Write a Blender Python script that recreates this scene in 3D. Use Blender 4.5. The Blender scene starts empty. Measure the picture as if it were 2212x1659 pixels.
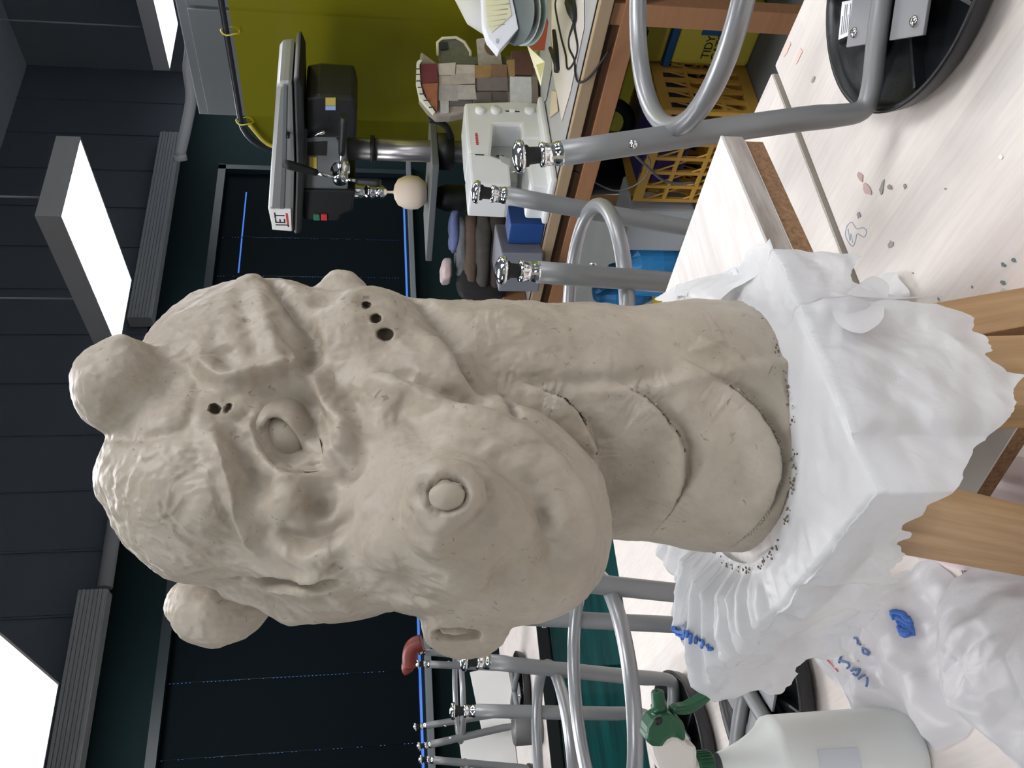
import bpy, bmesh, math, random
import numpy as np
from mathutils import Vector, Matrix

random.seed(7)
SC = bpy.context.scene
COL = SC.collection
PI = math.pi

# ------------------------------------------------------------------ camera
# The photograph is turned a quarter: its left is the room's up, its top the room's right.
F = 1900.0                                   # focal length in pixels of the 2212 x 1659 frame
YAW, PITCH, ROLL = math.radians(32.8), math.radians(8.95), math.radians(0.45)
CAM = np.array([0.0, 0.0, 1.36])
FWD = np.array([math.sin(YAW)*math.cos(PITCH), math.cos(YAW)*math.cos(PITCH), -math.sin(PITCH)])
_r = np.array([math.cos(YAW), -math.sin(YAW), 0.0]); _d = np.cross(FWD, _r)
RGT = math.cos(ROLL)*_r + math.sin(ROLL)*_d
DWN = -math.sin(ROLL)*_r + math.cos(ROLL)*_d
cam_data = bpy.data.cameras.new('camera'); cam = bpy.data.objects.new('camera', cam_data)
COL.objects.link(cam); SC.camera = cam
cam_data.sensor_fit = 'HORIZONTAL'; cam_data.sensor_width = 36.0
cam_data.lens = 36.0*F/2212.0; cam_data.clip_start = 0.02; cam_data.clip_end = 60
m = Matrix.Identity(4)
for i in range(3):
    m[i][0], m[i][1], m[i][2], m[i][3] = DWN[i], RGT[i], -FWD[i], CAM[i]
cam.matrix_world = m

# ------------------------------------------------------------------ world: dusk outside the blinds
w = bpy.data.worlds.new('world'); SC.world = w; w.use_nodes = True
bg = w.node_tree.nodes['Background']
bg.inputs[0].default_value = (0.085, 0.26, 0.90, 1); bg.inputs[1].default_value = 0.95

vs = SC.view_settings
vs.view_transform = 'Standard'; vs.look = 'None'; vs.exposure = 0.05; vs.gamma = 1.0
vs.use_curve_mapping = False

LAMP_POWER = 15.0                            # emission of the diffusers of the hanging light boxes

# ------------------------------------------------------------------ pixel helpers
def ray(x, y):
    return FWD + (829.5-y)/F*RGT + (x-1106.0)/F*DWN
def onz(x, y, z):
    q = ray(x, y); return CAM + q*((z-CAM[2])/q[2])
def onx(x, y, X):
    q = ray(x, y); return CAM + q*(X/q[0])
def ony(x, y, Y):
    q = ray(x, y); return CAM + q*(Y/q[1])
def at(x, y, dep):
    return CAM + ray(x, y)*dep
def topx(P):
    q = np.asarray(P, dtype=float) - CAM
    wv = q @ FWD
    return 1106.0 + F*(q @ DWN)/wv, 829.5 - F*(q @ RGT)/wv, wv

# ------------------------------------------------------------------ materials
def srgb(r, g, b):
    def f(c):
        c /= 255.0
        return c/12.92 if c <= .04045 else ((c+.055)/1.055)**2.4
    return (f(r), f(g), f(b), 1.0)
MATS = {}
def mat(name, col, rough=.5, metal=0.0, spec=.5, noise=None, bump=None, coat=0.0, emit=None, estr=0.0, trans=0.0, alpha=1.0):
    """principled; noise=(scale, amount, second colour or None, stretch xyz); bump=(scale, strength, distance)"""
    if name in MATS: return MATS[name]
    mt = bpy.data.materials.new(name); mt.use_nodes = True
    nt = mt.node_tree; n = nt.nodes; L = nt.links
    b = n['Principled BSDF']
    b.inputs['Base Color'].default_value = col
    b.inputs['Roughness'].default_value = rough
    b.inputs['Metallic'].default_value = metal
    b.inputs['Specular IOR Level'].default_value = spec
    b.inputs['Coat Weight'].default_value = coat
    if trans: b.inputs['Transmission Weight'].default_value = trans
    if alpha < 1: b.inputs['Alpha'].default_value = alpha
    if emit:
        b.inputs['Emission Color'].default_value = emit; b.inputs['Emission Strength'].default_value = estr
    tc = None
    if noise or bump:
        tc = n.new('ShaderNodeTexCoord')
    if noise:
        sc, amt, c2, st = noise
        mp = n.new('ShaderNodeMapping'); mp.inputs['Scale'].default_value = st or (1, 1, 1)
        L.new(tc.outputs['Object'], mp.inputs['Vector'])
        t = n.new('ShaderNodeTexNoise'); t.inputs['Scale'].default_value = sc; t.inputs['Detail'].default_value = 6
        t.inputs['Roughness'].default_value = .6
        L.new(mp.outputs[0], t.inputs['Vector'])
        r = n.new('ShaderNodeValToRGB')
        r.color_ramp.elements[0].position = .5-.22; r.color_ramp.elements[1].position = .5+.22
        c2 = c2 or tuple([c*(1-amt) for c in col[:3]])+(1,)
        r.color_ramp.elements[0].color = c2; r.color_ramp.elements[1].color = col
        L.new(t.outputs['Fac'], r.inputs[0]); L.new(r.outputs[0], b.inputs['Base Color'])
    if bump:
        sc, s, dist = bump
        t2 = n.new('ShaderNodeTexNoise'); t2.inputs['Scale'].default_value = sc; t2.inputs['Detail'].default_value = 5
        L.new(tc.outputs['Object'], t2.inputs['Vector'])
        bp = n.new('ShaderNodeBump'); bp.inputs['Strength'].default_value = s; bp.inputs['Distance'].default_value = dist
        L.new(t2.outputs['Fac'], bp.inputs['Height']); L.new(bp.outputs[0], b.inputs['Normal'])
    MATS[name] = mt
    return mt
def film(name, col, rough=.35, trans=.2, transl=.3):
    """thin plastic film: diffuse, translucent and see-through shares"""
    if name in MATS: return MATS[name]
    mt = bpy.data.materials.new(name); mt.use_nodes = True
    nt = mt.node_tree; n = nt.nodes; L = nt.links
    b = n['Principled BSDF']; out = n['Material Output']
    b.inputs['Base Color'].default_value = col; b.inputs['Roughness'].default_value = rough
    tc = n.new('ShaderNodeTexCoord')
    t2 = n.new('ShaderNodeTexNoise'); t2.inputs['Scale'].default_value = 60; t2.inputs['Detail'].default_value = 4
    t2.inputs['Distortion'].default_value = 1.2
    L.new(tc.outputs['Object'], t2.inputs['Vector'])
    bp = n.new('ShaderNodeBump'); bp.inputs['Strength'].default_value = .25; bp.inputs['Distance'].default_value = .004
    L.new(t2.outputs['Fac'], bp.inputs['Height']); L.new(bp.outputs[0], b.inputs['Normal'])
    tr = n.new('ShaderNodeBsdfTranslucent'); tr.inputs[0].default_value = col
    tp = n.new('ShaderNodeBsdfTransparent')
    m1 = n.new('ShaderNodeMixShader'); m1.inputs[0].default_value = transl
    m2 = n.new('ShaderNodeMixShader'); m2.inputs[0].default_value = trans
    L.new(b.outputs[0], m1.inputs[1]); L.new(tr.outputs[0], m1.inputs[2])
    L.new(m1.outputs[0], m2.inputs[1]); L.new(tp.outputs[0], m2.inputs[2]); L.new(m2.outputs[0], out.inputs[0])
    MATS[name] = mt
    return mt

# ------------------------------------------------------------------ mesh helpers
class MB:
    """collects shapes into one mesh"""
    def __init__(s): s.v = []; s.f = []; s.sm = []
    def add(s, vs_, fs_, smooth=False):
        o = len(s.v); s.v += [tuple(map(float, p)) for p in vs_]
        for f in fs_: s.f.append([i+o for i in f]); s.sm.append(smooth)
        return s
    def box(s, c, d, R=None):
        x, y, z = d[0]/2, d[1]/2, d[2]/2
        vs_ = [np.array(p, float) for p in ((-x,-y,-z),(x,-y,-z),(x,y,-z),(-x,y,-z),(-x,-y,z),(x,-y,z),(x,y,z),(-x,y,z))]
        if R is not None: vs_ = [R @ p for p in vs_]
        c = np.asarray(c, float)
        return s.add([p+c for p in vs_], [(3,2,1,0),(4,5,6,7),(0,1,5,4),(1,2,6,5),(2,3,7,6),(3,0,4,7)])
    def tube(s, pts, rad, n=12, cap=True, closed=False, smooth=True):
        P = [np.asarray(p, float) for p in pts]; k = len(P)
        rr = rad if hasattr(rad, '__len__') else [rad]*k
        T = []
        for i in range(k):
            a = P[(i-1) % k] if (closed or i > 0) else P[i]
            b = P[(i+1) % k] if (closed or i < k-1) else P[i]
            t = b-a; T.append(t/(np.linalg.norm(t)+1e-12))
        ref = np.array([0, 0, 1.0])
        if abs(T[0] @ ref) > .9: ref = np.array([1.0, 0, 0])
        u = np.cross(T[0], ref); u /= np.linalg.norm(u)
        vs_ = []
        for i in range(k):
            u = u - T[i]*(u @ T[i]); u /= np.linalg.norm(u); v = np.cross(T[i], u)
            for j in range(n):
                a = 2*PI*j/n; vs_.append(P[i]+rr[i]*(math.cos(a)*u+math.sin(a)*v))
        fs_ = []
        for i in range(k if closed else k-1):
            i2 = (i+1) % k
            for j in range(n):
                fs_.append((i*n+j, i*n+(j+1) % n, i2*n+(j+1) % n, i2*n+j))
        s.add(vs_, fs_, smooth)
        if cap and not closed:
            o = len(s.v)-len(vs_)
            s.f.append([o+j for j in range(n)][::-1]); s.sm.append(False)
            s.f.append([o+(k-1)*n+j for j in range(n)]); s.sm.append(False)
        return s
    def lathe(s, prof, c=(0,0,0), axis=(0,0,1), n=32, smooth=True):
        ax = np.asarray(axis, float); ax /= np.linalg.norm(ax)
        ref = np.array([1.0,0,0]) if abs(ax[0]) < .9 else np.array([0,1.0,0])
        u = np.cross(ax, ref); u /= np.linalg.norm(u); v = np.cross(ax, u); c = np.asarray(c, float)
        vs_ = []
        for r, h in prof:
            for j in range(n):
                a = 2*PI*j/n; vs_.append(c+ax*h+max(r, 1e-5)*(math.cos(a)*u+math.sin(a)*v))
        fs_ = []
        for i in range(len(prof)-1):
            for j in range(n):
                fs_.append((i*n+j, i*n+(j+1) % n, (i+1)*n+(j+1) % n, (i+1)*n+j))
        return s.add(vs_, fs_, smooth)
    def prism(s, poly, ext):
        """poly: list of 3d points, ext: vector"""
        P = [np.asarray(p, float) for p in poly]; e = np.asarray(ext, float); k = len(P)
        s.add(P+[p+e for p in P], [list(range(k))[::-1], [k+i for i in range(k)]] +
              [(i, (i+1) % k, k+(i+1) % k, k+i) for i in range(k)])
        return s
    def build(s, name, material, parent=None, bevel=0, seg=2, loc=None):
        me = bpy.data.meshes.new(name); me.from_pydata(s.v, [], s.f); me.update()
        me.polygons.foreach_set('use_smooth', s.sm)
        if bevel:
            bm = bmesh.new(); bm.from_mesh(me)
            bmesh.ops.remove_doubles(bm, verts=bm.verts, dist=1e-6)
            bmesh.ops.recalc_face_normals(bm, faces=bm.faces)
            es = [e for e in bm.edges if len(e.link_faces) == 2 and e.calc_face_angle(0) > .6]
            bmesh.ops.bevel(bm, geom=es, offset=bevel, segments=seg, affect='EDGES', profile=.6)
            bm.to_mesh(me); bm.free()
        else:
            bm = bmesh.new(); bm.from_mesh(me); bmesh.ops.recalc_face_normals(bm, faces=bm.faces); bm.to_mesh(me); bm.free()
        return obj(name, me, material, parent, loc)
def obj(name, me, material, parent=None, loc=None):
    o = bpy.data.objects.new(name, me); COL.objects.link(o)
    if material is not None and not me.materials: me.materials.append(material)
    if loc is not None: o.location = loc
    if parent is not None:
        o.parent = parent
        o.matrix_parent_inverse = parent.matrix_basis.inverted()
    return o
def tag(o, label, cat, group=None, kind=None):
    if label: o['label'] = label
    if cat: o['category'] = cat
    if group: o['group'] = group
    if kind: o['kind'] = kind
    return o
def thing(name, label, cat, loc=(0,0,0), group=None):
    o = bpy.data.objects.new(name, None); COL.objects.link(o); o.location = tuple(map(float, loc)); o.empty_display_size = .05
    bpy.context.view_layer.update()
    return tag(o, label, cat, group)
def struct(o): o['kind'] = 'structure'; return o
def rotz(a): c, s = math.cos(a), math.sin(a); return np.array([[c,-s,0],[s,c,0],[0,0,1.0]])
def frame(ax, up=(0,0,1)):
    """columns: ax, side, up-ish"""
    a = np.asarray(ax, float); a /= np.linalg.norm(a); s_ = np.cross(np.asarray(up, float), a); s_ /= np.linalg.norm(s_)
    return np.array([a, s_, np.cross(a, s_)]).T
def smooth_path(pts, k=8, closed=False):
    P = [np.asarray(p, float) for p in pts]; n = len(P); out = []
    rng = range(n) if closed else range(n-1)
    for i in rng:
        p0 = P[(i-1) % n] if (closed or i > 0) else 2*P[0]-P[1]
        p1, p2 = P[i], P[(i+1) % n]
        p3 = P[(i+2) % n] if (closed or i < n-2) else 2*P[-1]-P[-2]
        for j in range(k):
            t = j/k
            out.append(.5*((2*p1)+(-p0+p2)*t+(2*p0-5*p1+4*p2-p3)*t*t+(-p0+3*p1-3*p2+p3)*t**3))
    if not closed: out.append(P[-1])
    return out
def vnoise(P, scale, seed=0):
    """value noise in [-1,1], numpy"""
    Q = np.asarray(P, float)*scale + 17.3*seed + 1000.0
    I = np.floor(Q).astype(np.int64); f_ = Q-I; f_ = f_*f_*f_*(f_*(f_*6-15)+10)
    def h(x, y, z):
        k = (x*73856093) ^ (y*19349663) ^ (z*83492791) ^ (seed*2654435761)
        k = (k ^ (k >> 13))*1274126177 & 0x7fffffff; k = (k ^ (k >> 16)) & 0xffff
        return k/32767.5-1.0
    r = 0
    for dx in (0, 1):
        wx = f_[:,0] if dx else 1-f_[:,0]
        for dy in (0, 1):
            wy = f_[:,1] if dy else 1-f_[:,1]
            for dz in (0, 1):
                wz = f_[:,2] if dz else 1-f_[:,2]
                r = r + wx*wy*wz*h(I[:,0]+dx, I[:,1]+dy, I[:,2]+dz)
    return r
def fbm(P, scale, oct_=3, seed=0):
    a, s_, r = 1.0, scale, 0
    for o in range(oct_): r = r + a*vnoise(P, s_, seed+o*5+1); a *= .5; s_ *= 2.03
    return r

def folds(P, seed, n=7, lam=(.025, .09), dim=(1, 1, 1)):
    """sharp creases between flat facets, metres"""
    rr = random.Random(seed); r = 0
    for i in range(n):
        d = np.array([rr.gauss(0, 1)*dim[0], rr.gauss(0, 1)*dim[1], rr.gauss(0, 1)*dim[2]]); d /= np.linalg.norm(d)
        l = lam[0]*(lam[1]/lam[0])**(i/(n-1)); t = P @ d/l+rr.random()+.30*vnoise(P, .35/l, seed+i)
        a = .35+.65*np.clip(.5+.8*vnoise(P, .22/l, seed+40+i), 0, 1)
        r = r+a*(np.abs((t % 1)*2-1)-.5)*l
    return r
# ================================================================== the room
X0, X1, Y0, Y1, ZC = -3.2, 6.95, -3.6, 5.5, 4.38
M_FLOOR = mat('floor_grey', srgb(120,121,120), .45, noise=(3, .15, None, None))
M_TEAL = mat('wall_teal', srgb(10,31,33), .85, spec=.2, noise=(2, .15, None, None))
M_UPPER = mat('wall_slate', srgb(112,119,130), .7, noise=(1.5, .12, None, None))
M_GREYWALL = mat('wall_grey', srgb(140,146,154), .8)
M_WARMWALL = mat('wall_taupe', srgb(92,98,98), .8)
M_CEIL = mat('ceiling_slate', srgb(176,182,192), .85)
M_DARKFRAME = mat('window_frame_dark', srgb(18,34,38), .5)
M_BLIND = mat('blind_navy', srgb(9,18,23), .95, spec=.1, noise=(60, .25, None, (1, 1, 30)))
M_GREYMETAL = mat('grey_metal', srgb(98,98,98), .5, .2)

struct(MB().box(((X0+X1)/2, (Y0+Y1)/2, -.05), (X1-X0+.4, Y1-Y0+.4, .1)).build('floor', M_FLOOR))
struct(MB().box(((X0+X1)/2, (Y0+Y1)/2, ZC+.05), (X1-X0+.4, Y1-Y0+.4, .1)).build('ceiling', M_CEIL))
struct(MB().box((X1+.1, (Y0+Y1)/2, ZC/2), (.2, Y1-Y0+.4, ZC)).build('wall_right', M_GREYWALL))
struct(MB().box((X0-.1, (Y0+Y1)/2, ZC/2), (.2, Y1-Y0+.4, ZC)).build('wall_left', M_WARMWALL))
struct(MB().box(((X0+X1)/2, Y0-.1, ZC/2), (X1-X0, .2, ZC)).build('wall_front', M_WARMWALL))
SILL, HEAD = 1.075, 2.605
WIN = ((-.75, 2.35), (2.75, 5.75))
ZT = 3.0
mb = MB(); YB = Y1+.1
mb.box(((X0+X1)/2, YB, SILL/2), (X1-X0, .2, SILL)).box(((X0+X1)/2, YB, (HEAD+ZT)/2), (X1-X0, .2, ZT-HEAD))
for a, b in ((X0, WIN[0][0]), (WIN[0][1], WIN[1][0]), (WIN[1][1], X1)):
    mb.box(((a+b)/2, YB, (SILL+HEAD)/2), (b-a, .2, HEAD-SILL))
wall_back = struct(mb.build('wall_back', M_TEAL))
# slate panels of the upper wall with raised seams
xs = [X0]+[X1-.42*k for k in range(24, 0, -1) if X1-.42*k > X0+.1]+[X1]
for a, b in zip(xs[:-1], xs[1:]):
    pb = MB().box(((a+b)/2, YB, (ZT+ZC)/2), (b-a-.012, .2, ZC-ZT)).box((b-.006, Y1+.09, (ZT+ZC)/2), (.012, .2, ZC-ZT))
    pb.build('wall_panel', M_UPPER, wall_back)
# windows with drawn blinds
def window(k, a, b, cords, slit):
    root = struct(bpy.data.objects.new('window_%d' % k, None)); COL.objects.link(root); root.location = ((a+b)/2, Y1, SILL)
    bpy.context.view_layer.update()
    fr = MB()
    for c, d in (((a+.02, Y1-.005, (SILL+HEAD)/2), (.05, .05, HEAD-SILL+.06)), ((b-.02, Y1-.005, (SILL+HEAD)/2), (.05, .05, HEAD-SILL+.06)),
                 (((a+b)/2, Y1-.005, HEAD), (b-a+.02, .05, .06)), (((a+b)/2, Y1+.06, (SILL+.03)), (b-a, .05, .012))): fr.box(c, d)
    fr.build('window_frame', M_DARKFRAME, root)
    MB().box(((a+b)/2, Y1-.02, SILL-.03), (b-a+.12, .14, .04)).build('window_sill', mat('sill_grey', srgb(110,116,120), .5), root, bevel=.004)
    g = bpy.data.materials.get('pane_glass')
    if not g:
        g = bpy.data.materials.new('pane_glass'); g.use_nodes = True; n = g.node_tree.nodes; L = g.node_tree.links
        tp = n.new('ShaderNodeBsdfTransparent'); gl = n.new('ShaderNodeBsdfGlossy'); gl.inputs['Roughness'].default_value = .02
        mx = n.new('ShaderNodeMixShader'); mx.inputs[0].default_value = .06
        L.new(tp.outputs[0], mx.inputs[1]); L.new(gl.outputs[0], mx.inputs[2]); L.new(mx.outputs[0], n['Material Output'].inputs[0])
    MB().box(((a+b)/2, Y1+.1, (SILL+HEAD)/2), (b-a, .006, HEAD-SILL)).build('window_pane', g, root)
    # blind: fabric between the cords, bridged cord slots, open strip at the bottom
    zb, zt = SILL+.032, HEAD-.02
    cuts = sorted([a+.045]+[c for c in cords]+[b-.045]); sw = .0028
    bl = MB()
    for i in range(len(cuts)-1):
        x0 = cuts[i]+(sw if i else 0); x1 = cuts[i+1]-(sw if i < len(cuts)-2 else 0)
        zz = [(zb, zt)]
        if slit and x1 > slit[0] and x0 < slit[1]:
            zz = [(zb, slit[2]-.006), (slit[2]+.006, zt)]
            for q0, q1 in ((x0, max(x0, slit[0])), (min(x1, slit[1]), x1)):
                if q1-q0 > .002: bl.box(((q0+q1)/2, Y1+.03, slit[2]), (q1-q0, .004, .012))
        for z0, z1 in zz: bl.box(((x0+x1)/2, Y1+.03, (z0+z1)/2), (x1-x0, .004, z1-z0))
    for c in cords:
        z = zb; rr = random.Random(int(c*1000))
        while z < zt:
            big = rr.random()
            hgt = .016 if big < .72 else rr.uniform(.03, .12)
            bl.box((c, Y1+.032, min(z+hgt/2, zt-.001)), (2.2*sw, .004, hgt)); z += hgt+.007
    blind = bl.build('blind', M_BLIND, root)
    rail = MB().box(((a+b)/2, Y1+.03, zb+.012), (b-a-.09, .02, .024)).build('bottom_rail', M_BLIND, blind)
    for c in cords: MB().tube([(c, Y1+.022, zb), (c, Y1+.022, zt)], .0015, 6).build('lift_cord', M_DARKFRAME, blind)
    return root
window(1, WIN[0][0], WIN[0][1], [.1, 1.05, 1.476], None)
window(2, WIN[1][0], WIN[1][1], [3.5, 4.585, 4.99], (4.62, 5.5, 2.40))

# ribbed cable trays along the back wall
M_TRAY = mat('tray_grey', srgb(186,188,192), .6)
def tray(a, b, label):
    root = thing('cable_tray', label, 'cable tray', ((a+b)/2, Y1-.05, 2.9), 'cable trays below the slate panels')
    mb = MB()
    for k in range(7): mb.box(((a+b)/2, Y1-.121-.004*(k % 2), 2.965+.0235*k), (b-a, .012, .019))
    mb.build('ribbed_face', M_TRAY, root)
    MB().box(((a+b)/2, Y1-.066, 3.035), (b-a, .1, .17)).build('tray_body', M_TRAY, root)
tray(4.06, 6.02, 'grey ribbed wall tray above the drill press window')
tray(-1.6, 2.02, 'grey ribbed wall tray left of the dragon, reaching the picture edge')
q0 = ony(268,1010,Y1-.1); q1 = ony(240,1205,Y1-.1)
tag(MB().tube([(3.3,Y1-.06,q0[2]+.02), (2.05,Y1-.06,q1[2]+.02)], .045, 14).build('wall_conduit', M_TRAY), 'round grey conduit end joining the wall tray behind the dragon horns', 'conduit')
pts = [at(x, y, d_) for x, y, d_ in ((392,-80,6.0),(403,0,6.2),(412,95,6.4),(407,150,6.5),(413,210,6.6),(402,275,6.65),(388,335,6.7))]
hose = thing('exhaust_hose', 'bent grey hose running from the right light box to the wall tray', 'hose', pts[-1])
MB().tube(smooth_path(pts, 5), .042, 12).build('hose_tube', M_TRAY, hose)
MB().tube([at(388,333,6.7), at(391,347,6.72)], .05, 12).build('end_collar', M_TRAY, hose)

# hanging light boxes
M_HOUS = mat('lamp_housing', srgb(222,220,222), .5)
M_DIFF = mat('lamp_diffuser', (1,1,1,1), .5, emit=(.985,.985,1,1), estr=LAMP_POWER)
def light_box(x, y, label):
    z = 2.97; L_, W_ = 1.25, .605
    root = thing('light_box', label, 'ceiling light', (x, y, z), 'hanging light boxes')
    t = .014; hh = .125
    mb = MB()
    for c, d in (((x-W_/2+t/2, y, z+hh/2), (t, L_, hh)), ((x+W_/2-t/2, y, z+hh/2), (t, L_, hh)),
                 ((x, y-L_/2+t/2, z+hh/2), (W_-2*t, t, hh)), ((x, y+L_/2-t/2, z+hh/2), (W_-2*t, t, hh)), ((x, y, z+hh-.005), (W_-2*t, L_-2*t, .01))): mb.box(c, d)
    mb.build('housing', M_HOUS, root)
    MB().box((x, y, z+.012), (W_-2*t-.001, L_-2*t-.001, .008)).build('diffuser', M_DIFF, root)
    for dy in (-.45, .45): MB().tube([(x, y+dy, z+hh-.004), (x, y+dy, ZC)], .006, 8).build('hanger_rod', M_HOUS, root)
LY = (4.265, 1.9, -.46, -2.8)  # rows past the first are unseen boxes, added for light on the dragon
for j, y in enumerate(LY):
    for i, x in enumerate((-1.65, 1.04, 3.712, 6.35)):
        lab = {(1,0): 'bright white light box at the far left, cut by the frame',
               (2,0): 'white light box hanging behind the dragon horn', (3,0): 'bright light box above the green curtain'}.get((i, j))
        if (i, j) == (0, 0): continue
        light_box(x if (i, j) != (3, 0) else 6.5, y, lab or 'white light box added out of view to light the dragon and room')
# tall grey cabinet behind the curtain
c0 = onx(430,247,3.9)
cab = thing('storage_cabinet', 'tall grey steel cabinet standing behind the green curtain', 'cabinet', (4.2, c0[1]-.6, 0))
M_CAB = mat('cabinet_grey', srgb(92,96,100), .7)
MB().box((4.2, c0[1]-.65, c0[2]/2), (.6, 1.3, c0[2])).build('body', M_CAB, cab, bevel=.006)
for k in (0, 1): 
    dr = MB().box((3.893, c0[1]-.33-.65*k, c0[2]/2), (.014, .63, c0[2]-.1)).build('door', M_CAB, cab, bevel=.003)
    MB().box((3.878, c0[1]-.6-.1*k, 1.05), (.02, .02, .12)).build('handle', M_GREYMETAL, dr)

# ================================================================== tables
TZ = .76
def table_material():
    mt = bpy.data.materials.new('whitewashed_planks'); mt.use_nodes = True
    nt = mt.node_tree; n = nt.nodes; L = nt.links; b = n['Principled BSDF']
    tc = n.new('ShaderNodeTexCoord')
    def noise(scale, st, det=4):
        mp = n.new('ShaderNodeMapping'); mp.inputs['Scale'].default_value = st; L.new(tc.outputs['Object'], mp.inputs[0])
        t = n.new('ShaderNodeTexNoise'); t.inputs['Scale'].default_value = scale; t.inputs['Detail'].default_value = det; L.new(mp.outputs[0], t.inputs[0]); return t
    br = n.new('ShaderNodeTexBrick'); mp = n.new('ShaderNodeMapping'); mp.inputs['Rotation'].default_value = (0,0,PI/2)
    L.new(tc.outputs['Object'], mp.inputs[0]); L.new(mp.outputs[0], br.inputs[0])
    br.inputs['Scale'].default_value = 1.0; br.inputs['Brick Width'].default_value = .7; br.inputs['Row Height'].default_value = .045
    br.inputs['Mortar Size'].default_value = .0; br.offset = .37
    br.inputs['Color1'].default_value = srgb(232,225,219); br.inputs['Color2'].default_value = srgb(223,217,213); br.inputs['Mortar'].default_value = srgb(226,219,214)
    t = noise(5, (1,1,1)); r = n.new('ShaderNodeValToRGB'); r.color_ramp.elements[0].position = .35; r.color_ramp.elements[1].position = .68
    r.color_ramp.elements[0].color = (.90,.88,.88,1); r.color_ramp.elements[1].color = (1,1,1,1); L.new(t.outputs['Fac'], r.inputs[0])
    t3 = noise(30, (6,.5,1)); r3 = n.new('ShaderNodeValToRGB'); r3.color_ramp.elements[0].position = .3; r3.color_ramp.elements[1].position = .6
    r3.color_ramp.elements[0].color = (.93,.92,.91,1); r3.color_ramp.elements[1].color = (1,1,1,1); L.new(t3.outputs['Fac'], r3.inputs[0])
    t4 = noise(2.2, (1,1,1)); r4 = n.new('ShaderNodeValToRGB'); r4.color_ramp.elements[0].position = .5; r4.color_ramp.elements[1].position = .8
    r4.color_ramp.elements[0].color = (1,1,1,1); r4.color_ramp.elements[1].color = (1,.93,.90,1); L.new(t4.outputs['Fac'], r4.inputs[0])
    prev = br.outputs[0]
    for q in (r, r3, r4):
        mx = n.new('ShaderNodeMix'); mx.data_type = 'RGBA'; mx.blend_type = 'MULTIPLY'; mx.inputs[0].default_value = 1
        L.new(prev, mx.inputs[6]); L.new(q.outputs[0], mx.inputs[7]); prev = mx.outputs[2]
    L.new(prev, b.inputs['Base Color']); b.inputs['Roughness'].default_value = .5
    bp = n.new('ShaderNodeBump'); bp.inputs['Strength'].default_value = .12; bp.inputs['Distance'].default_value = .002
    L.new(t3.outputs['Fac'], bp.inputs['Height']); L.new(bp.outputs[0], b.inputs['Normal'])
    return mt
M_TABLE = table_material()
M_TLEG = mat('table_leg_dark', srgb(60,60,62), .5)
def table(x0, x1, y0, y1, label, edge=None):
    root = thing('work_table', label, 'table', ((x0+x1)/2, (y0+y1)/2, 0), 'white worktables')
    top = MB().box(((x0+x1)/2, (y0+y1)/2, TZ-.02), (x1-x0, y1-y0, .04)).build('table_top', M_TABLE, root, bevel=.003)
    if edge: MB().box(((x0+x1)/2, edge, TZ-.021), (x1-x0, .008, .038)).build('edge_band', mat('black_edge', srgb(16,22,24), .4), top)
    for sx in (x0+.06, x1-.06):
        for sy in (y0+.06, y1-.06): MB().box((sx, sy, (TZ-.04)/2), (.06, .06, TZ-.04)).build('leg', M_TLEG, root)
    MB().box(((x0+x1)/2, (y0+y1)/2, TZ-.075), (x1-x0-.1, y1-y0-.1, .07)).build('apron', M_TLEG, root)
    return root
tabA = table(-.75, 1.075, -.55, .789, 'near white worktable carrying the dragon stand')
M_GAP_SHADE = mat('gap_shade_grey', srgb(178,170,160), .7)  # strips added inside the table gap, its shade put into their grey
MB().box((.1625, .7897, TZ-.021), (1.82, .0014, .038)).build('edge_band', M_GAP_SHADE, tabA)
tabB = table(-.75, 1.075, .803, 2.047, 'white worktable just beyond the narrow gap', 2.0505)
MB().box((.1625, .8023, TZ-.021), (1.82, .0014, .038)).build('edge_band', M_GAP_SHADE, tabB)
# paint spots and scuffs on the near table
def spot(x, y, rx, ry, col, ang=0.0):
    c = onz(x, y, TZ+.0006); k = 11; a = []
    e1 = onz(x+1, y, TZ)-onz(x, y, TZ); e2 = onz(x, y+1, TZ)-onz(x, y, TZ); rr = random.Random(int(x*7+y))
    for i in range(k):
        t = 2*PI*i/k; s = rr.uniform(.7, 1.25); dx, dy = rx*s*math.cos(t), ry*s*math.sin(t)
        dx, dy = dx*math.cos(ang)-dy*math.sin(ang), dx*math.sin(ang)+dy*math.cos(ang)
        a.append(c+e1*dx+e2*dy)
    MB().prism(a, (0,0,.0005)).build('paint_spot', mat('paint_%d_%d_%d' % col, srgb(*col), .6), tabA if c[1] < .79 else tabB)
for s in ((1858,382,6,11,(176,150,142),-.5),(1873,410,7,16,(190,166,160),-.5),(1905,405,4,18,(150,148,144),.2),(1922,405,5,6,(140,138,134)),
          (1955,402,3,6,(140,138,134)),(1855,465,4,6,(150,148,146)),(1925,528,6,8,(158,156,154),.4),(2168,572,6,4,(96,118,122),.6),(2190,562,6,4,(96,118,122),.6),
          (2166,610,6,4,(110,128,132),.5),(2168,628,6,5,(190,194,192)),(1700,105,5,22,(232,196,184),.35),(1726,120,4,18,(232,200,192),.4),
          (1757,172,3,8,(160,156,152),.3),(2042,408,2,2,(140,138,134)),(1972,590,2,2,(150,148,146)),(2162,339,5,6,(240,240,238)),(2100,620,2,3,(140,140,140)),(2027,645,2,3,(150,150,150))):
    spot(*s[:4], s[4], *(s[5:] or (0,)))
def scribble(parent, pts, z, rad, col):
    P = smooth_path([onz(x, y, z) for x, y in pts], 4)
    return MB().tube(P, rad, 5).build('pencil_mark', mat('pencil_%d' % col[2], srgb(*col), .8), parent)
scribble(tabA, [(1830,487),(1840,480),(1850,494),(1864,492),(1872,500),(1866,512),(1852,505),(1848,520),(1842,532),(1832,522),(1826,505),(1830,487)], TZ+.0003, .0006, (170,186,204))
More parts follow.
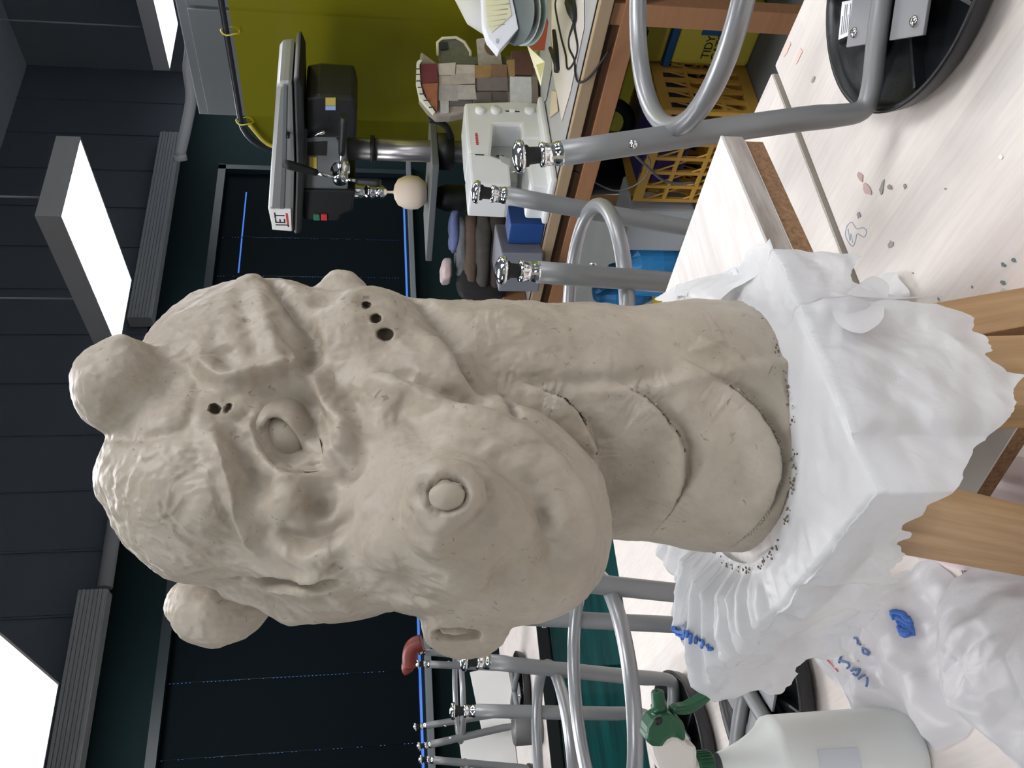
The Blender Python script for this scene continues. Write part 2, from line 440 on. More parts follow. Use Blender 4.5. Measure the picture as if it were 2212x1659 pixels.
scribble(tabA, [(1832,495),(1836,520),(1838,505),(1842,524)], TZ+.0003, .0005, (180,194,208))
# far table: cabinet with glossy teal front
farc = thing('teal_cabinet_bench', 'low bench with glossy teal front and pale top by the window', 'bench', (.4, 3.75, 0))
M_TEALG = mat('teal_gloss', srgb(20,92,92), .22, coat=.6, noise=(5, .5, srgb(10,52,54), (.35, 1, 7)), bump=(4, .25, .02))
MB().box((.2, 3.8, .36), (2.6, .98, .72)).build('body', M_TEALG, farc, bevel=.004)
for k in range(4):
    d_ = MB().box((-.78+.65*k, 3.301, .37), (.635, .018, .66)).build('door', M_TEALG, farc, bevel=.004)
MB().box((.2, 3.78, .74), (2.64, 1.06, .04)).build('worktop', M_TABLE, farc, bevel=.003)
MB().box((.2, 3.246, .739), (2.64, .008, .04)).build('edge_band', mat('black_edge', srgb(16,22,24), .4), farc)
# ================================================================== the clay dragon head
def Pt(x, y, D): return np.array([(x-1106.0)/F*D, (y-829.5)/F*D, D])     # camera frame: down, left, away
def cam2world(Q): return CAM + Q[:,0:1]*DWN - Q[:,1:2]*RGT + Q[:,2:3]*FWD
BOARD_Z = CAM[2]-.316

def sculpt_field():
    h = .0023
    lo = np.array([-.36, -.115, .462]); hi = np.array([.292, .205, .888])
    n = np.ceil((hi-lo)/h).astype(int)
    ax = [(lo[i]+h*np.arange(n[i])).astype(np.float32) for i in range(3)]
    A, B, D = np.meshgrid(*ax, indexing='ij', sparse=True)
    Fv = np.full(tuple(n), .2, np.float32)
    def box_of(c, r):
        s = []
        for i in range(3):
            a = max(0, int((c[i]-r-lo[i])/h)); b = min(n[i], int((c[i]+r-lo[i])/h)+2); s.append(slice(a, max(a, b)))
        return tuple(s)
    def sub(sl): return A[sl[0]], B[:,sl[1]], D[:,:,sl[2]]
    def smin(a, b, k):
        t = np.maximum(k-np.abs(a-b), 0)/k
        return np.minimum(a, b)-t*t*t*k/6
    def ell(x, y, d, rx, ry, rd, k=.02, cut=False, rot=0.0):
        nonlocal Fv
        c = Pt(x, y, d); r = np.array([rx*d/F, ry*d/F, rd])
        sl = box_of(c, r.max()+.05); a, b, e = sub(sl)
        da, db, dd = a-c[0], b-c[1], e-c[2]
        if rot:
            cr, sr = math.cos(rot), math.sin(rot); da, db = cr*da+sr*db, -sr*da+cr*db
        k0 = np.sqrt((da/r[0])**2+(db/r[1])**2+(dd/r[2])**2)
        k1 = np.sqrt((da/r[0]**2)**2+(db/r[1]**2)**2+(dd/r[2]**2)**2)+1e-6
        f_ = k0*(k0-1)/k1
        Fv[sl] = -smin(-Fv[sl], f_, k) if cut else smin(Fv[sl], f_, k)
    def cone(p1, r1, p2, r2, k=.02):
        nonlocal Fv
        c = (p1+p2)/2; sl = box_of(c, np.linalg.norm(p2-p1)/2+max(r1, r2)+.05); a, b, e = sub(sl)
        ba = p2-p1; l2 = ba @ ba
        pa, pb, pc = a-p1[0], b-p1[1], e-p1[2]
        t = np.clip((pa*ba[0]+pb*ba[1]+pc*ba[2])/l2, 0, 1)
        f_ = np.sqrt((pa-t*ba[0])**2+(pb-t*ba[1])**2+(pc-t*ba[2])**2)-(r1+(r2-r1)*t)
        Fv[sl] = smin(Fv[sl], f_, k)
    def rcyl(p1, p2, r, rd, k=.01):
        nonlocal Fv
        c = (p1+p2)/2; sl = box_of(c, np.linalg.norm(p2-p1)/2+r+.04); a, b, e = sub(sl)
        L = np.linalg.norm(p2-p1); u = (p2-p1)/L
        pa, pb, pc = a-c[0], b-c[1], e-c[2]
        t = pa*u[0]+pb*u[1]+pc*u[2]
        q = np.sqrt(np.maximum(pa*pa+pb*pb+pc*pc-t*t, 0))
        dx = q-(r-rd); dy = np.abs(t)-(L/2-rd)
        f_ = np.minimum(np.maximum(dx, dy), 0)+np.sqrt(np.maximum(dx, 0)**2+np.maximum(dy, 0)**2)-rd
        Fv[sl] = smin(Fv[sl], f_, k)
    R = lambda px, d: px*d/F
    # cranium, forehead, face, snout
    ell(585,885,.72, 300,278,.115, .03)
    ell(505,1030,.665, 262,226,.10, .035)
    ell(770,1125,.64, 230,200,.085, .04)
    ell(1020,1105,.61, 285,226,.095, .03)
    ell(1140,1175,.61, 170,145,.078, .03)
    ell(900,900,.66, 190,170,.075, .04)
    ell(800,770,.70, 150,150,.08, .03)
    # lower jaw rolling forward of the throat
    cone(Pt(850,846,.640), R(30,.64), Pt(1000,893,.625), R(36,.62), .022)
    cone(Pt(1000,893,.625), R(36,.62), Pt(1130,945,.610), R(42,.61), .022)
    cone(Pt(1130,945,.610), R(42,.61), Pt(1245,1045,.600), R(46,.60), .022)
    # horns
    cone(Pt(440,880,.645), R(72,.645), Pt(262,832,.63), R(108,.63), .012)
    ell(470,1308,.70, 106,78,.036, .008)
    # far brow and eye bulge seen in profile
    cone(Pt(515,1262,.64), R(40,.64), Pt(630,1300,.635), R(50,.635), .012)
    cone(Pt(630,1300,.635), R(50,.635), Pt(752,1298,.63), R(42,.63), .012)
    # brow between the eyes, under-eye bag, ear ridge, back knob
    ell(630,1085,.592, 92,88,.034, .018)
    cone(Pt(545,622,.685), R(32,.68), Pt(616,768,.640), R(42,.64), .010)
    ell(742,628,.715, 52,46,.022, .012)
    ell(760,985,.60, 60,75,.02, .02)
    # nostril tubes
    ell(992,1092,.545, 125,115,.050, .022)
    rcyl(Pt(985,1080,.55), Pt(962,1066,.487), R(78,.50), .012, .016)
    rcyl(Pt(1005,1250,.61), Pt(1006,1388,.572), R(89,.585), .009, .008)
    # neck, joined with a crease
    head = Fv; Fv = np.full(tuple(n), .2, np.float32)
    cone(Pt(1775,932,.785), .115, Pt(1500,915,.757), .101, .02)
    cone(Pt(1500,915,.757), .101, Pt(1150,908,.738), .0965, .03)
    cone(Pt(1150,908,.738), .0965, Pt(800,880,.725), .090, .03)
    Fv = smin(head, Fv, .010); del head
    # eye socket of the near eye
    ell(612,938,.572, 60,70,.032, .006, cut=True)
    # foot: cut at the board
    wz = CAM[2]+A*DWN[2]-B*RGT[2]+D*FWD[2]
    Fv[:] = np.maximum(Fv, (BOARD_Z+.002)-wz)
    return Fv, lo, h

def surface_net(Fv, lo, h):
    ins = Fv < 0
    s = Fv.shape
    cnt = np.zeros(tuple(k-1 for k in s), np.int8)
    def cs(o): return tuple(slice(o[i], s[i]-1+o[i]) for i in range(3))
    offs = [(i, j, k) for i in (0, 1) for j in (0, 1) for k in (0, 1)]
    for o in offs: cnt += ins[cs(o)]
    act = (cnt > 0) & (cnt < 8)
    idx = np.argwhere(act); nid = np.full(act.shape, -1, np.int32); nid[act] = np.arange(len(idx))
    val = {o: Fv[idx[:,0]+o[0], idx[:,1]+o[1], idx[:,2]+o[2]] for o in offs}
    acc = np.zeros((len(idx), 3)); num = np.zeros(len(idx))
    for o in offs:
        for d_ in range(3):
            if o[d_]: continue
            o2 = list(o); o2[d_] = 1; o2 = tuple(o2)
            a, b = val[o], val[o2]; mk = (a < 0) != (b < 0)
            t = np.where(mk, a/(a-b+1e-12), 0)
            p = np.tile(np.array(o, float), (len(idx), 1)); p[:,d_] = t
            acc += np.where(mk[:,None], p, 0); num += mk
    V = lo+h*(idx+acc/num[:,None])
    Q = []
    for d_ in range(3):
        sl0 = [slice(None)]*3; sl1 = [slice(None)]*3; sl0[d_] = slice(0, s[d_]-1); sl1[d_] = slice(1, s[d_])
        a, b = ins[tuple(sl0)], ins[tuple(sl1)]
        e1, e2 = (d_+1) % 3, (d_+2) % 3
        for sgn in (0, 1):
            E = np.argwhere((a & ~b) if sgn == 0 else (~a & b))
            E = E[(E[:,e1] > 0) & (E[:,e2] > 0) & (E[:,e1] < s[e1]-1) & (E[:,e2] < s[e2]-1)]
            def c(i, j):
                X = E.copy(); X[:,e1] -= i; X[:,e2] -= j; return nid[X[:,0], X[:,1], X[:,2]]
            q = np.stack([c(0,0), c(1,0), c(1,1), c(0,1)], 1)
            if sgn: q = q[:,::-1]
            Q.append(q)
    Q = np.concatenate(Q); Q = Q[(Q >= 0).all(1)]
    return V, Q

def np_mesh(name, V, Q, smooth=True):
    me = bpy.data.meshes.new(name)
    k = Q.shape[1]
    me.vertices.add(len(V)); me.vertices.foreach_set('co', np.asarray(V, np.float32).ravel())
    me.loops.add(Q.size); me.loops.foreach_set('vertex_index', Q.astype(np.int32).ravel())
    me.polygons.add(len(Q)); me.polygons.foreach_set('loop_start', np.arange(0, Q.size, k, dtype=np.int32))
    me.update(calc_edges=True); me.validate()
    me.polygons.foreach_set('use_smooth', [smooth]*len(me.polygons))
    return me

class Clay:
    """vertex-level modelling tools working on surface points picked through photo pixels"""
    def __init__(s, me):
        s.me = me; k = len(me.vertices)
        s.V = np.empty(k*3, np.float32); me.vertices.foreach_get('co', s.V); s.V = s.V.reshape(-1, 3).astype(float)
        s.refresh()
    def refresh(s):
        s.me.vertices.foreach_set('co', s.V.astype(np.float32).ravel()); s.me.update()
        k = len(s.me.vertices); N = np.empty(k*3, np.float32); s.me.vertex_normals.foreach_get('vector', N); s.N = N.reshape(-1, 3).astype(float)
        s.px, s.py, s.dep = topx(s.V)
        vd = CAM-s.V; vd /= np.linalg.norm(vd, axis=1)[:,None]
        s.face = (s.N*vd).sum(1)
    def pick(s, x, y):
        d2 = (s.px-x)**2+(s.py-y)**2
        for rr in (25, 100, 400, 2500, 1e9):
            c = np.nonzero(d2 < rr)[0]
            if len(c): break
        return s.V[c[np.argmin(s.dep[c])]] if rr < 1e8 else s.V[c[np.argmin(d2[c])]]
    def line(s, pts, k=8):
        P = smooth_path([np.array([a, b, 0.0]) for a, b in pts], k)
        return np.array([s.pick(p[0], p[1]) for p in P]), np.array([p[:2] for p in P])
    def dist(s, L, near):
        d = np.full(len(s.V), 1e3); who = np.zeros(len(s.V), int)
        lo, hi = L.min(0)-near, L.max(0)+near
        c = np.nonzero(((s.V > lo) & (s.V < hi)).all(1))[0]
        W = s.V[c]; best = np.full(len(c), 1e3); wi = np.zeros(len(c), int)
        for i in range(max(1, len(L)-1)):
            a = L[i]; b = L[min(i+1, len(L)-1)]; ba = b-a; t = np.clip(((W-a) @ ba)/(ba @ ba+1e-12), 0, 1)
            q = np.linalg.norm(W-a-t[:,None]*ba, axis=1); k = q < best; best[k] = q[k]; wi[k] = i
        d[c] = best; who[c] = wi
        return d, who
    def move(s, amt, along=None):
        c = np.nonzero(np.abs(amt) > 2e-6)[0]
        s.V[c] += (s.N[c] if along is None else along[c])*amt[c,None]
        s.px[c], s.py[c], s.dep[c] = topx(s.V[c])
    def ridge(s, pts, wpx, amp, taper=True):
        L, _ = s.line(pts); D = np.median(np.linalg.norm(L-CAM, axis=1)); w_ = wpx*D/F
        d, who = s.dist(L, 3*w_)
        t = who/max(1, len(L)-1); e = np.minimum(1, np.minimum(t+.08, 1.08-t)*5) if taper else 1
        s.move(amp*np.exp(-(d/w_)**2)*e)
    def lip(s, pts, wr, amp, wg, dep, hard=5.0):
        """raised on the left of the stroke, sunk on the right (in picture x/y)"""
        L, P2 = s.line(pts); D = np.median(np.linalg.norm(L-CAM, axis=1)); u = D/F
        d, who = s.dist(L, 3*max(wr, wg)*u)
        c = np.nonzero(d < 3*max(wr, wg)*u)[0]
        a = P2[who[c]]; b = P2[np.minimum(who[c]+1, len(P2)-1)]; t = b-a
        cr = t[:,0]*(s.py[c]-a[:,1])-t[:,1]*(s.px[c]-a[:,0])
        sd = np.sign(cr)*d[c]/u
        tt = who[c]/max(1, len(L)-1); e = np.clip(np.minimum(tt+.03, 1.03-tt)*4, 0, 1)
        st = 1/(1+np.exp(np.clip(-sd/hard*2, -40, 40)))       # 1 on the + side
        prof = (1-st)*amp*np.exp(-(sd/wr)**2)-st*dep*np.exp(-(sd/wg)**2)
        m_ = np.zeros(len(s.V)); m_[c] = prof*e*np.clip(s.face[c]*3+.3, 0, 1); s.move(m_)
    def dab(s, x, y, rpx, amp, hard=False, ry=None):
        c = s.pick(x, y); D = np.linalg.norm(c-CAM); r = rpx*D/F
        q = np.linalg.norm(s.V-c, axis=1)
        if hard:
            k = np.clip((r-q)/(.45*r), 0, 1); k = k*k*(3-2*k)
        else: k = np.exp(-(q/r)**2)
        s.move(amp*k)
    def hole(s, x, y, rx, ry, depth, rot=0.0):
        """sharp pit pushed along the view"""
        c = s.pick(x, y); D = np.linalg.norm(c-CAM)
        dx, dy = s.px-x, s.py-y; cr, sr = math.cos(rot), math.sin(rot)
        q = np.sqrt(((cr*dx+sr*dy)/rx)**2+((-sr*dx+cr*dy)/ry)**2)
        k = np.clip((1.12-q)/.35, 0, 1); k = k*k*(3-2*k)
        k *= (np.abs(np.linalg.norm(s.V-CAM, axis=1)-D) < .03)
        vd = s.V-CAM; vd /= np.linalg.norm(vd, axis=1)[:,None]
        s.move(depth*k, vd)

Fv, lo_, h_ = sculpt_field()
Vc, Qc = surface_net(Fv, lo_, h_); del Fv
def lap(V, E, it, f=.5):
    k = len(V); deg = np.bincount(E.ravel(), minlength=k).astype(float)[:,None]
    for _ in range(it):
        S = np.stack([np.bincount(E[:,0], V[E[:,1],i], k)+np.bincount(E[:,1], V[E[:,0],i], k) for i in range(3)], 1)
        V = V+f*(S/deg-V)
    return V
def quad_edges(Q):
    e = np.sort(np.concatenate([Q[:,[0,1]], Q[:,[1,2]], Q[:,[2,3]], Q[:,[3,0]]]), axis=1)
    K = np.int64(e.max()+1); ku, inv = np.unique(e[:,0].astype(np.int64)*K+e[:,1], return_inverse=True)
    E = np.stack([ku//K, ku % K], 1)
    return E, inv.reshape(4, -1).T
def refine(V, Q):
    E, fe = quad_edges(Q); nv, ne = len(V), len(E)
    V2 = np.concatenate([V, (V[E[:,0]]+V[E[:,1]])/2, V[Q].mean(1)])
    ei = nv+fe; ci = nv+ne+np.arange(len(Q))
    Q2 = np.concatenate([np.stack([Q[:,i], ei[:,i], ci, ei[:,(i+3) % 4]], 1) for i in range(4)])
    return V2, Q2
Vw = lap(cam2world(Vc), quad_edges(Qc)[0], 4)
Vw, Qw = refine(Vw, Qc)
Vw = lap(Vw, quad_edges(Qw)[0], 2)
clay_me = np_mesh('body', Vw, Qw)
clay_me.name = 'body'
cl = Clay(clay_me)
# ---- large forms
cl.V += cl.N*(np.where(cl.px > 1320, .0018, .0032)*fbm(cl.V, 22, 2, 3))[:,None]; cl.refresh()
cl.ridge([(450,935),(480,985),(500,1040),(520,1095),(545,1150),(560,1190)], 19, .0120)   # bright brow ridge
cl.ridge([(490,925),(520,965),(545,1010),(570,1060)], 24, -.0065)                          # hollow between ridge and eye
cl.ridge([(470,960),(450,1040),(460,1110)], 26, .005)
cl.ridge([(335,752),(395,785),(420,830),(415,890),(385,925),(310,942),(258,942)], 14, -.0030, False)   # crease round the horn base
cl.ridge([(430,770),(450,790),(480,812),(530,815)], 19, .0085)                             # fold behind the horn
cl.ridge([(465,745),(500,785),(520,790)], 18, -.0030)
cl.ridge([(500,825),(560,800),(620,795),(675,815),(715,865),(742,925),(748,985)], 22, .0135)   # outer rim of the eye
cl.ridge([(545,900),(540,940),(552,985),(590,1022),(650,1035),(700,1030)], 14, .0065)      # inner corner folds
cl.ridge([(600,1010),(640,1015),(690,1008)], 6, -.0030); cl.ridge([(590,1000),(650,1002),(688,995)], 5, -.0025)
cl.ridge([(545,880),(520,895)], 12, -.004)
cl.dab(752,868,38,-.008); cl.dab(744,1000,34,-.015); cl.dab(705,905,24,-.005); cl.dab(775,905,30,-.006)
cl.ridge([(690,880),(700,940),(712,985)], 12, .005)
cl.dab(690,1082,36,-.013); cl.dab(640,1080,44,.006)                                        # brow bag and the hollow under it
cl.ridge([(585,1150),(640,1168),(700,1152),(745,1118)], 22, -.0095)
cl.ridge([(600,1190),(660,1205),(720,1190)], 20, .004)
cl.ridge([(585,590),(625,640),(662,705),(672,765),(650,800)], 17, -.0120)                  # groove beside the ear ridge
cl.ridge([(515,625),(535,700),(565,785)], 22, -.0030)
cl.ridge([(555,625),(580,700),(606,775)], 20, .0040)
cl.dab(628,798,17,-.008); cl.ridge([(612,740),(640,770),(632,800)], 9, .004)
cl.dab(585,745,26,.004)
cl.dab(590,612,20,.005); cl.dab(700,640,34,-.006); cl.dab(792,640,24,-.005)
cl.refresh()
# cheek, mouth corner and lower lip
cl.ridge([(782,840),(812,818),(860,830),(940,868),(1010,888),(1080,900)], 22, .0060)
cl.ridge([(840,795),(900,808),(970,835),(1040,862)], 19, -.0090)
cl.ridge([(1080,900),(1150,942),(1215,1002),(1262,1075),(1280,1150),(1265,1230)], 28, .0045)
cl.ridge([(835,870),(890,905),(915,945)], 34, -.0065); cl.ridge([(900,985),(960,950),(1010,960)], 34, -.0030)
cl.ridge([(1040,960),(1110,1000),(1170,1065),(1200,1140),(1195,1210)], 34, -.0100)
cl.dab(1205,1195,34,-.007); cl.dab(1180,1115,26,-.005); cl.dab(1195,1155,14,.004)
cl.ridge([(870,690),(930,735),(985,790),(1012,825)], 28, .0035)                            # back of the jaw
cl.ridge([(905,640),(955,698),(1002,762),(1045,830)], 22, -.0080)
cl.dab(1035,812,36,-.012)
cl.ridge([(1042,1010),(1072,1075),(1050,1150)], 24, -.0060); cl.dab(1010,1165,40,-.008)
cl.ridge([(730,1262),(660,1276),(580,1268),(520,1258)], 11, -.0150)                        # far eye slit
cl.ridge([(560,1262),(640,1262),(720,1246)], 13, .0060); cl.dab(700,1310,22,-.005); cl.dab(755,1320,12,.004)
cl.ridge([(738,1222),(705,1245)], 8, -.0060)
cl.dab(800,1190,60,.004); cl.dab(860,1280,60,-.004); cl.dab(1100,1250,40,-.005); cl.dab(940,1190,50,.003)
cl.refresh()
cl.V = lap(cl.V, quad_edges(Qw)[0], 6, .5); cl.refresh()
# ---- scutes down the throat: lip raised towards the head, shadowed step below
scutes = ([(1178,842),(1222,862),(1262,905),(1286,960),(1290,1000)],
          [(1365,838),(1412,868),(1452,918),(1478,975),(1476,1035),(1455,1095),(1400,1165)],
          [(1540,812),(1600,848),(1650,905),(1682,970),(1682,1030),(1655,1095),(1590,1165),(1540,1195)])
for sc_ in scutes:
    cl.lip(sc_[::-1], 60, .0095, 34, .0085, 4.0)
cl.ridge([(1075,842),(1100,862),(1120,890)], 10, -.006)
cl.ridge([(1120,835),(1200,838),(1330,838),(1400,832),(1480,815),(1560,800),(1640,788),(1700,785)], 17, .0030, False)
cl.ridge([(1060,812),(1180,822),(1330,820),(1450,805)], 26, -.006)
cl.lip([(1720,1010),(1715,900),(1690,800)], 20, .001, 12, .002, 4)
cl.refresh()
# ---- right neck muscle
cl.ridge([(1000,700),(1200,690),(1400,700),(1560,690)], 60, .003)
cl.ridge([(1500,720),(1600,770)], 10, .002); cl.ridge([(1480,760),(1560,735)], 9, .002)
cl.refresh()
# ---- holes
cl.hole(465,884,13,11,.014,.5); cl.hole(492,882,6,12,.008,.6)
cl.hole(791,660,8,7,.012); cl.hole(812,688,12,10,.014); cl.hole(832,722,18,13,.018)
# nostrils: ring groove round a plug, deeper at its upper side
cl.hole(958,1066,52,36,.0035)
ang = np.linspace(0, 2*PI, 15)
cl.ridge([(962+46*math.cos(a), 1068+34*math.sin(a)) for a in ang], 6, -.006, False)
cl.dab(916,1056,24,-.0110); cl.dab(905,1075,16,-.003)
cl.ridge([(985+34*math.cos(a)*1.25, 1376+9*math.sin(a)) for a in ang], 6, -.009, False)
cl.refresh()
# ---- hand-modelled surface
N1 = fbm(cl.V, 75, 3, 11)
N2 = fbm(cl.V*np.array([1, 1, .55]), 190, 2, 23)
cl.V += cl.N*((.0009*N1+.00045*N2)*np.clip(1-(cl.px-1150)/400, .45, 1))[:,None]
# finger marks on the forehead: choppier
q = np.exp(-(((cl.px-390)/150)**2+((cl.py-1090)/130)**2))
rid = 1-np.abs(fbm(cl.V*np.array([1,1,.6])+.006*np.stack([vnoise(cl.V,60,5),vnoise(cl.V,60,6),vnoise(cl.V,60,7)],1), 120, 2, 41))
cl.V += cl.N*(.0020*q*(rid-.6))[:,None]
cl.refresh()

def clay_material():
    mt = bpy.data.materials.new('clay'); mt.use_nodes = True
    nt = mt.node_tree; n = nt.nodes; L = nt.links; b = n['Principled BSDF']
    tc = n.new('ShaderNodeTexCoord')
    t = n.new('ShaderNodeTexNoise'); t.inputs['Scale'].default_value = 14; t.inputs['Detail'].default_value = 8; t.inputs['Roughness'].default_value = .65
    L.new(tc.outputs['Object'], t.inputs['Vector'])
    r = n.new('ShaderNodeValToRGB'); r.color_ramp.elements[0].position = .3; r.color_ramp.elements[1].position = .7
    r.color_ramp.elements[0].color = srgb(154,144,129); r.color_ramp.elements[1].color = srgb(180,171,157)
    L.new(t.outputs['Fac'], r.inputs[0])
    # scattered small pits and scratches
    vo = n.new('ShaderNodeTexNoise'); vo.inputs['Scale'].default_value = 120; vo.inputs['Detail'].default_value = 3; vo.inputs['Distortion'].default_value = 1.5
    L.new(tc.outputs['Object'], vo.inputs['Vector'])
    rr = n.new('ShaderNodeValToRGB'); rr.color_ramp.elements[0].position = .27; rr.color_ramp.elements[1].position = .33
    rr.color_ramp.elements[0].color = (.35,.33,.30,1); rr.color_ramp.elements[1].color = (1,1,1,1)
    L.new(vo.outputs['Fac'], rr.inputs[0])
    mx = n.new('ShaderNodeMix'); mx.data_type = 'RGBA'; mx.blend_type = 'MULTIPLY'; mx.inputs[0].default_value = .55
    L.new(r.outputs[0], mx.inputs[6]); L.new(rr.outputs[0], mx.inputs[7]); L.new(mx.outputs[2], b.inputs['Base Color'])
    b.inputs['Roughness'].default_value = .50; b.inputs['Specular IOR Level'].default_value = .42
    t2 = n.new('ShaderNodeTexNoise'); t2.inputs['Scale'].default_value = 260; t2.inputs['Detail'].default_value = 4
    L.new(tc.outputs['Object'], t2.inputs['Vector'])
    ad = n.new('ShaderNodeMath'); ad.operation = 'ADD'; L.new(t2.outputs['Fac'], ad.inputs[0]); L.new(rr.outputs[0], ad.inputs[1])
    bp = n.new('ShaderNodeBump'); bp.inputs['Strength'].default_value = .22; bp.inputs['Distance'].default_value = .0015
    L.new(ad.outputs[0], bp.inputs['Height']); L.new(bp.outputs[0], b.inputs['Normal'])
    return mt
CLAY = clay_material()
foot_c = onz(1690,930,BOARD_Z)
dragon = thing('clay_dragon_head', 'grey clay dragon head and scaled neck rising from plastic-covered boards', 'sculpture', (.354,.638,BOARD_Z))
clay_me.polygons.foreach_set('use_smooth', [True]*len(clay_me.polygons))
obj('body', clay_me, CLAY, dragon)
def lump(name, c, axes, r, material, parent, n=24, wob=.0, cone_=None):
    """ellipsoid with three axes"""
    mb = MB(); A_ = np.array(axes, float)
    vs_ = []; fs_ = []
    for i in range(n//2+1):
        th = PI*i/(n//2)
        for j in range(n):
            ph = 2*PI*j/n
            q = np.array([r[0]*math.sin(th)*math.cos(ph), r[1]*math.sin(th)*math.sin(ph), r[2]*math.cos(th)])
            vs_.append(c+q @ A_)
    V_ = np.array(vs_)
    if wob: V_ = V_+((V_-c)/(np.linalg.norm(V_-c, axis=1)[:,None]+1e-9))*(wob*fbm(V_, 120, 2, 9))[:,None]
    for i in range(n//2):
        for j in range(n): fs_.append((i*n+j, i*n+(j+1) % n, (i+1)*n+(j+1) % n, (i+1)*n+j))
    mb.add(V_, fs_, True)
    return mb.build(name, material, parent)
# near eye: ball set in an almond opening, thick lid around it
ED = np.median([np.linalg.norm(cl.pick(x, y)-CAM) for x, y in ((560,905),(690,900),(640,1020),(600,860),(570,985))])
ux = ED/F
def eyep(x, y, d): q = ray(x, y); return CAM+q/np.linalg.norm(q)*d
lump('eyeball', eyep(611,950,ED+.0112), (DWN, -RGT, FWD), (.0192,.0192,.0150), CLAY, dragon)
inner = smooth_path([np.array([*p, 0.0]) for p in ((578,908),(597,902),(616,911),(637,934),(650,960),(655,988),(618,989),(593,980),(574,961),(568,935))], 6, True)
outer = smooth_path([np.array([*p, 0.0]) for p in ((560,884),(592,858),(634,852),(668,880),(686,932),(694,1012),(622,1014),(578,1004),(552,972),(546,925))], 6, True)
LV = []; nk = len(inner); nr = 12
for i in range(nk):
    di = ED-.0024-.0036*math.exp(-((inner[i][0]-635)/25)**2-((inner[i][1]-915)/35)**2); do = np.linalg.norm(cl.pick(*outer[i][:2])-CAM)+.0035
    for j in range(-2, nr+1):
        if j < 0: LV.append(eyep(*(inner[i][:2]), di+.004*(-j))); continue
        t = j/nr; q = inner[i][:2]+(outer[i][:2]-inner[i][:2])*t
        lidw = 1.0+1.0*math.exp(-((inner[i][0]-620)/40)**2-((inner[i][1]-905)/30)**2)
        LV.append(eyep(q[0], q[1], di+(do-di)*t**1.3-.0022*lidw*math.sin(PI*min(1, t*1.15))**.8))
mw = nr+3
LV = np.array(LV); LV = LV+(.0006*fbm(LV, 160, 2, 5))[:,None]*-FWD
MB().add(LV, [(i*mw+j, ((i+1) % nk)*mw+j, ((i+1) % nk)*mw+j+1, i*mw+j+1) for i in range(nk) for j in range(mw-1)], True).build('eyelid', CLAY, dragon)
def plug(x, y, rx, ry, push, nrm=None):
    c = cl.pick(x, y); u = np.linalg.norm(c-CAM)/F
    return lump('nostril_plug', c+FWD*push, (DWN, -RGT, FWD), (rx*u, ry*u, .004), CLAY, dragon, wob=.0006)
plug(964,1068,40,29,-.0005)
# ================================================================== upside-down stools
M_LEG = mat('stool_grey', srgb(132,134,136), .42, .25)
M_PLATE = mat('plate_grey', srgb(132,132,136), .45, .15)
M_RING = mat('stool_ring', srgb(150,152,155), .32, .45)
M_SEAT = mat('seat_black', srgb(22,24,28), .38, bump=(300, .2, .001))
M_CHROME = mat('chrome', (.85,.86,.88,1), .12, 1.0)
M_RUB = mat('rubber_black', srgb(18,18,20), .6)
M_LABEL = mat('label_white', srgb(226,228,232), .6)
def make_stool():
    """origin on the table under the seat; seat lies upside down, feet in the air; first leg along +x"""
    root = thing('lab_stool', '', '')
    R0, RF, HT = .153, .212, .45
    s = MB(); prof = [(0,.0),(.10,.0),(.135,.003),(.149,.014),(R0,.030),(R0,.034),(.149,.034),(.143,.026),(.138,.012),(0,.010)]
    s.lathe(prof, n=64); seat = s.build('seat', M_SEAT, root)
    rb = MB()
    for k in range(8):
        a = PI/8+k*PI/4; rb.box((.085*math.cos(a), .085*math.sin(a), .017), (.105, .004, .016), rotz(a))
    rb.build('seat_rib', M_SEAT, seat)
    for sx in (-1, 1):
        for sy in (-1, 1):                    # bolted plates in the four corners of the leg crossing
            MB().box((sx*.046, sy*.046, .038), (.062, .062, .004)).build('mounting_plate', M_PLATE, root, bevel=.001)
            MB().lathe([(.0065,0),(.0065,.002),(.004,.0045),(0,.005)], (sx*.062, sy*.060, .040), n=14).build('rivet', M_CHROME, root)
    for k in range(4):
        a = k*PI/2; c, sn = math.cos(a), math.sin(a)
        def P(r, z): return np.array([r*c, r*sn, z])
        path = smooth_path([P(.006,.046), P(.07,.046), P(.125,.044), P(.150,.052), P(.1575,.085), P(.165,.14), P(RF-.004,HT-.055)], 5)
        n_ = len(path); rad = []
        for p in path:
            z = p[2]; rad.append(.0115 if z < .05 else .0115+.0025*min(1, (z-.05)/.05))
        leg = MB().tube(path, rad, 14).build('leg', M_LEG, root)
        top = P(RF-.004, HT-.055); ax = P(RF, HT)-P(RF-.05*.107, HT-.05); ax = np.array([.107*c, .107*sn, 1.0]); ax /= np.linalg.norm(ax)
        MB().lathe([(.0128,-.004),(.0132,0),(.0132,.006),(.0122,.007),(.0122,.018),(.0134,.019),(.0134,.024),(.009,.025)], top, ax, 20).build('chrome_collar', M_CHROME, leg)
        MB().lathe([(.008,.022),(.009,.026),(.0095,.036),(.012,.038),(.012,.043)], top, ax, 18).build('rubber_neck', M_RUB, leg)
        MB().lathe([(.005,.042),(.0165,.0425),(.018,.045),(.0165,.050),(.010,.0535),(0,.055)], top, ax, 22).build('glide', M_CHROME, leg)
        MB().lathe([(.005,0),(.005,.002),(.003,.0035),(0,.004)], P(.1955,.32)+np.array([-sn, c, 0])*.0145, (-sn, c, 0), 12).build('screw', M_CHROME, leg)
    ring = MB(); rr = .176
    ring.tube([(rr*math.cos(t), rr*math.sin(t), .272) for t in np.linspace(0, 2*PI, 65)[:-1]], .0108, 12, closed=True)
    ring.build('foot_ring', M_RING, root)
    return root
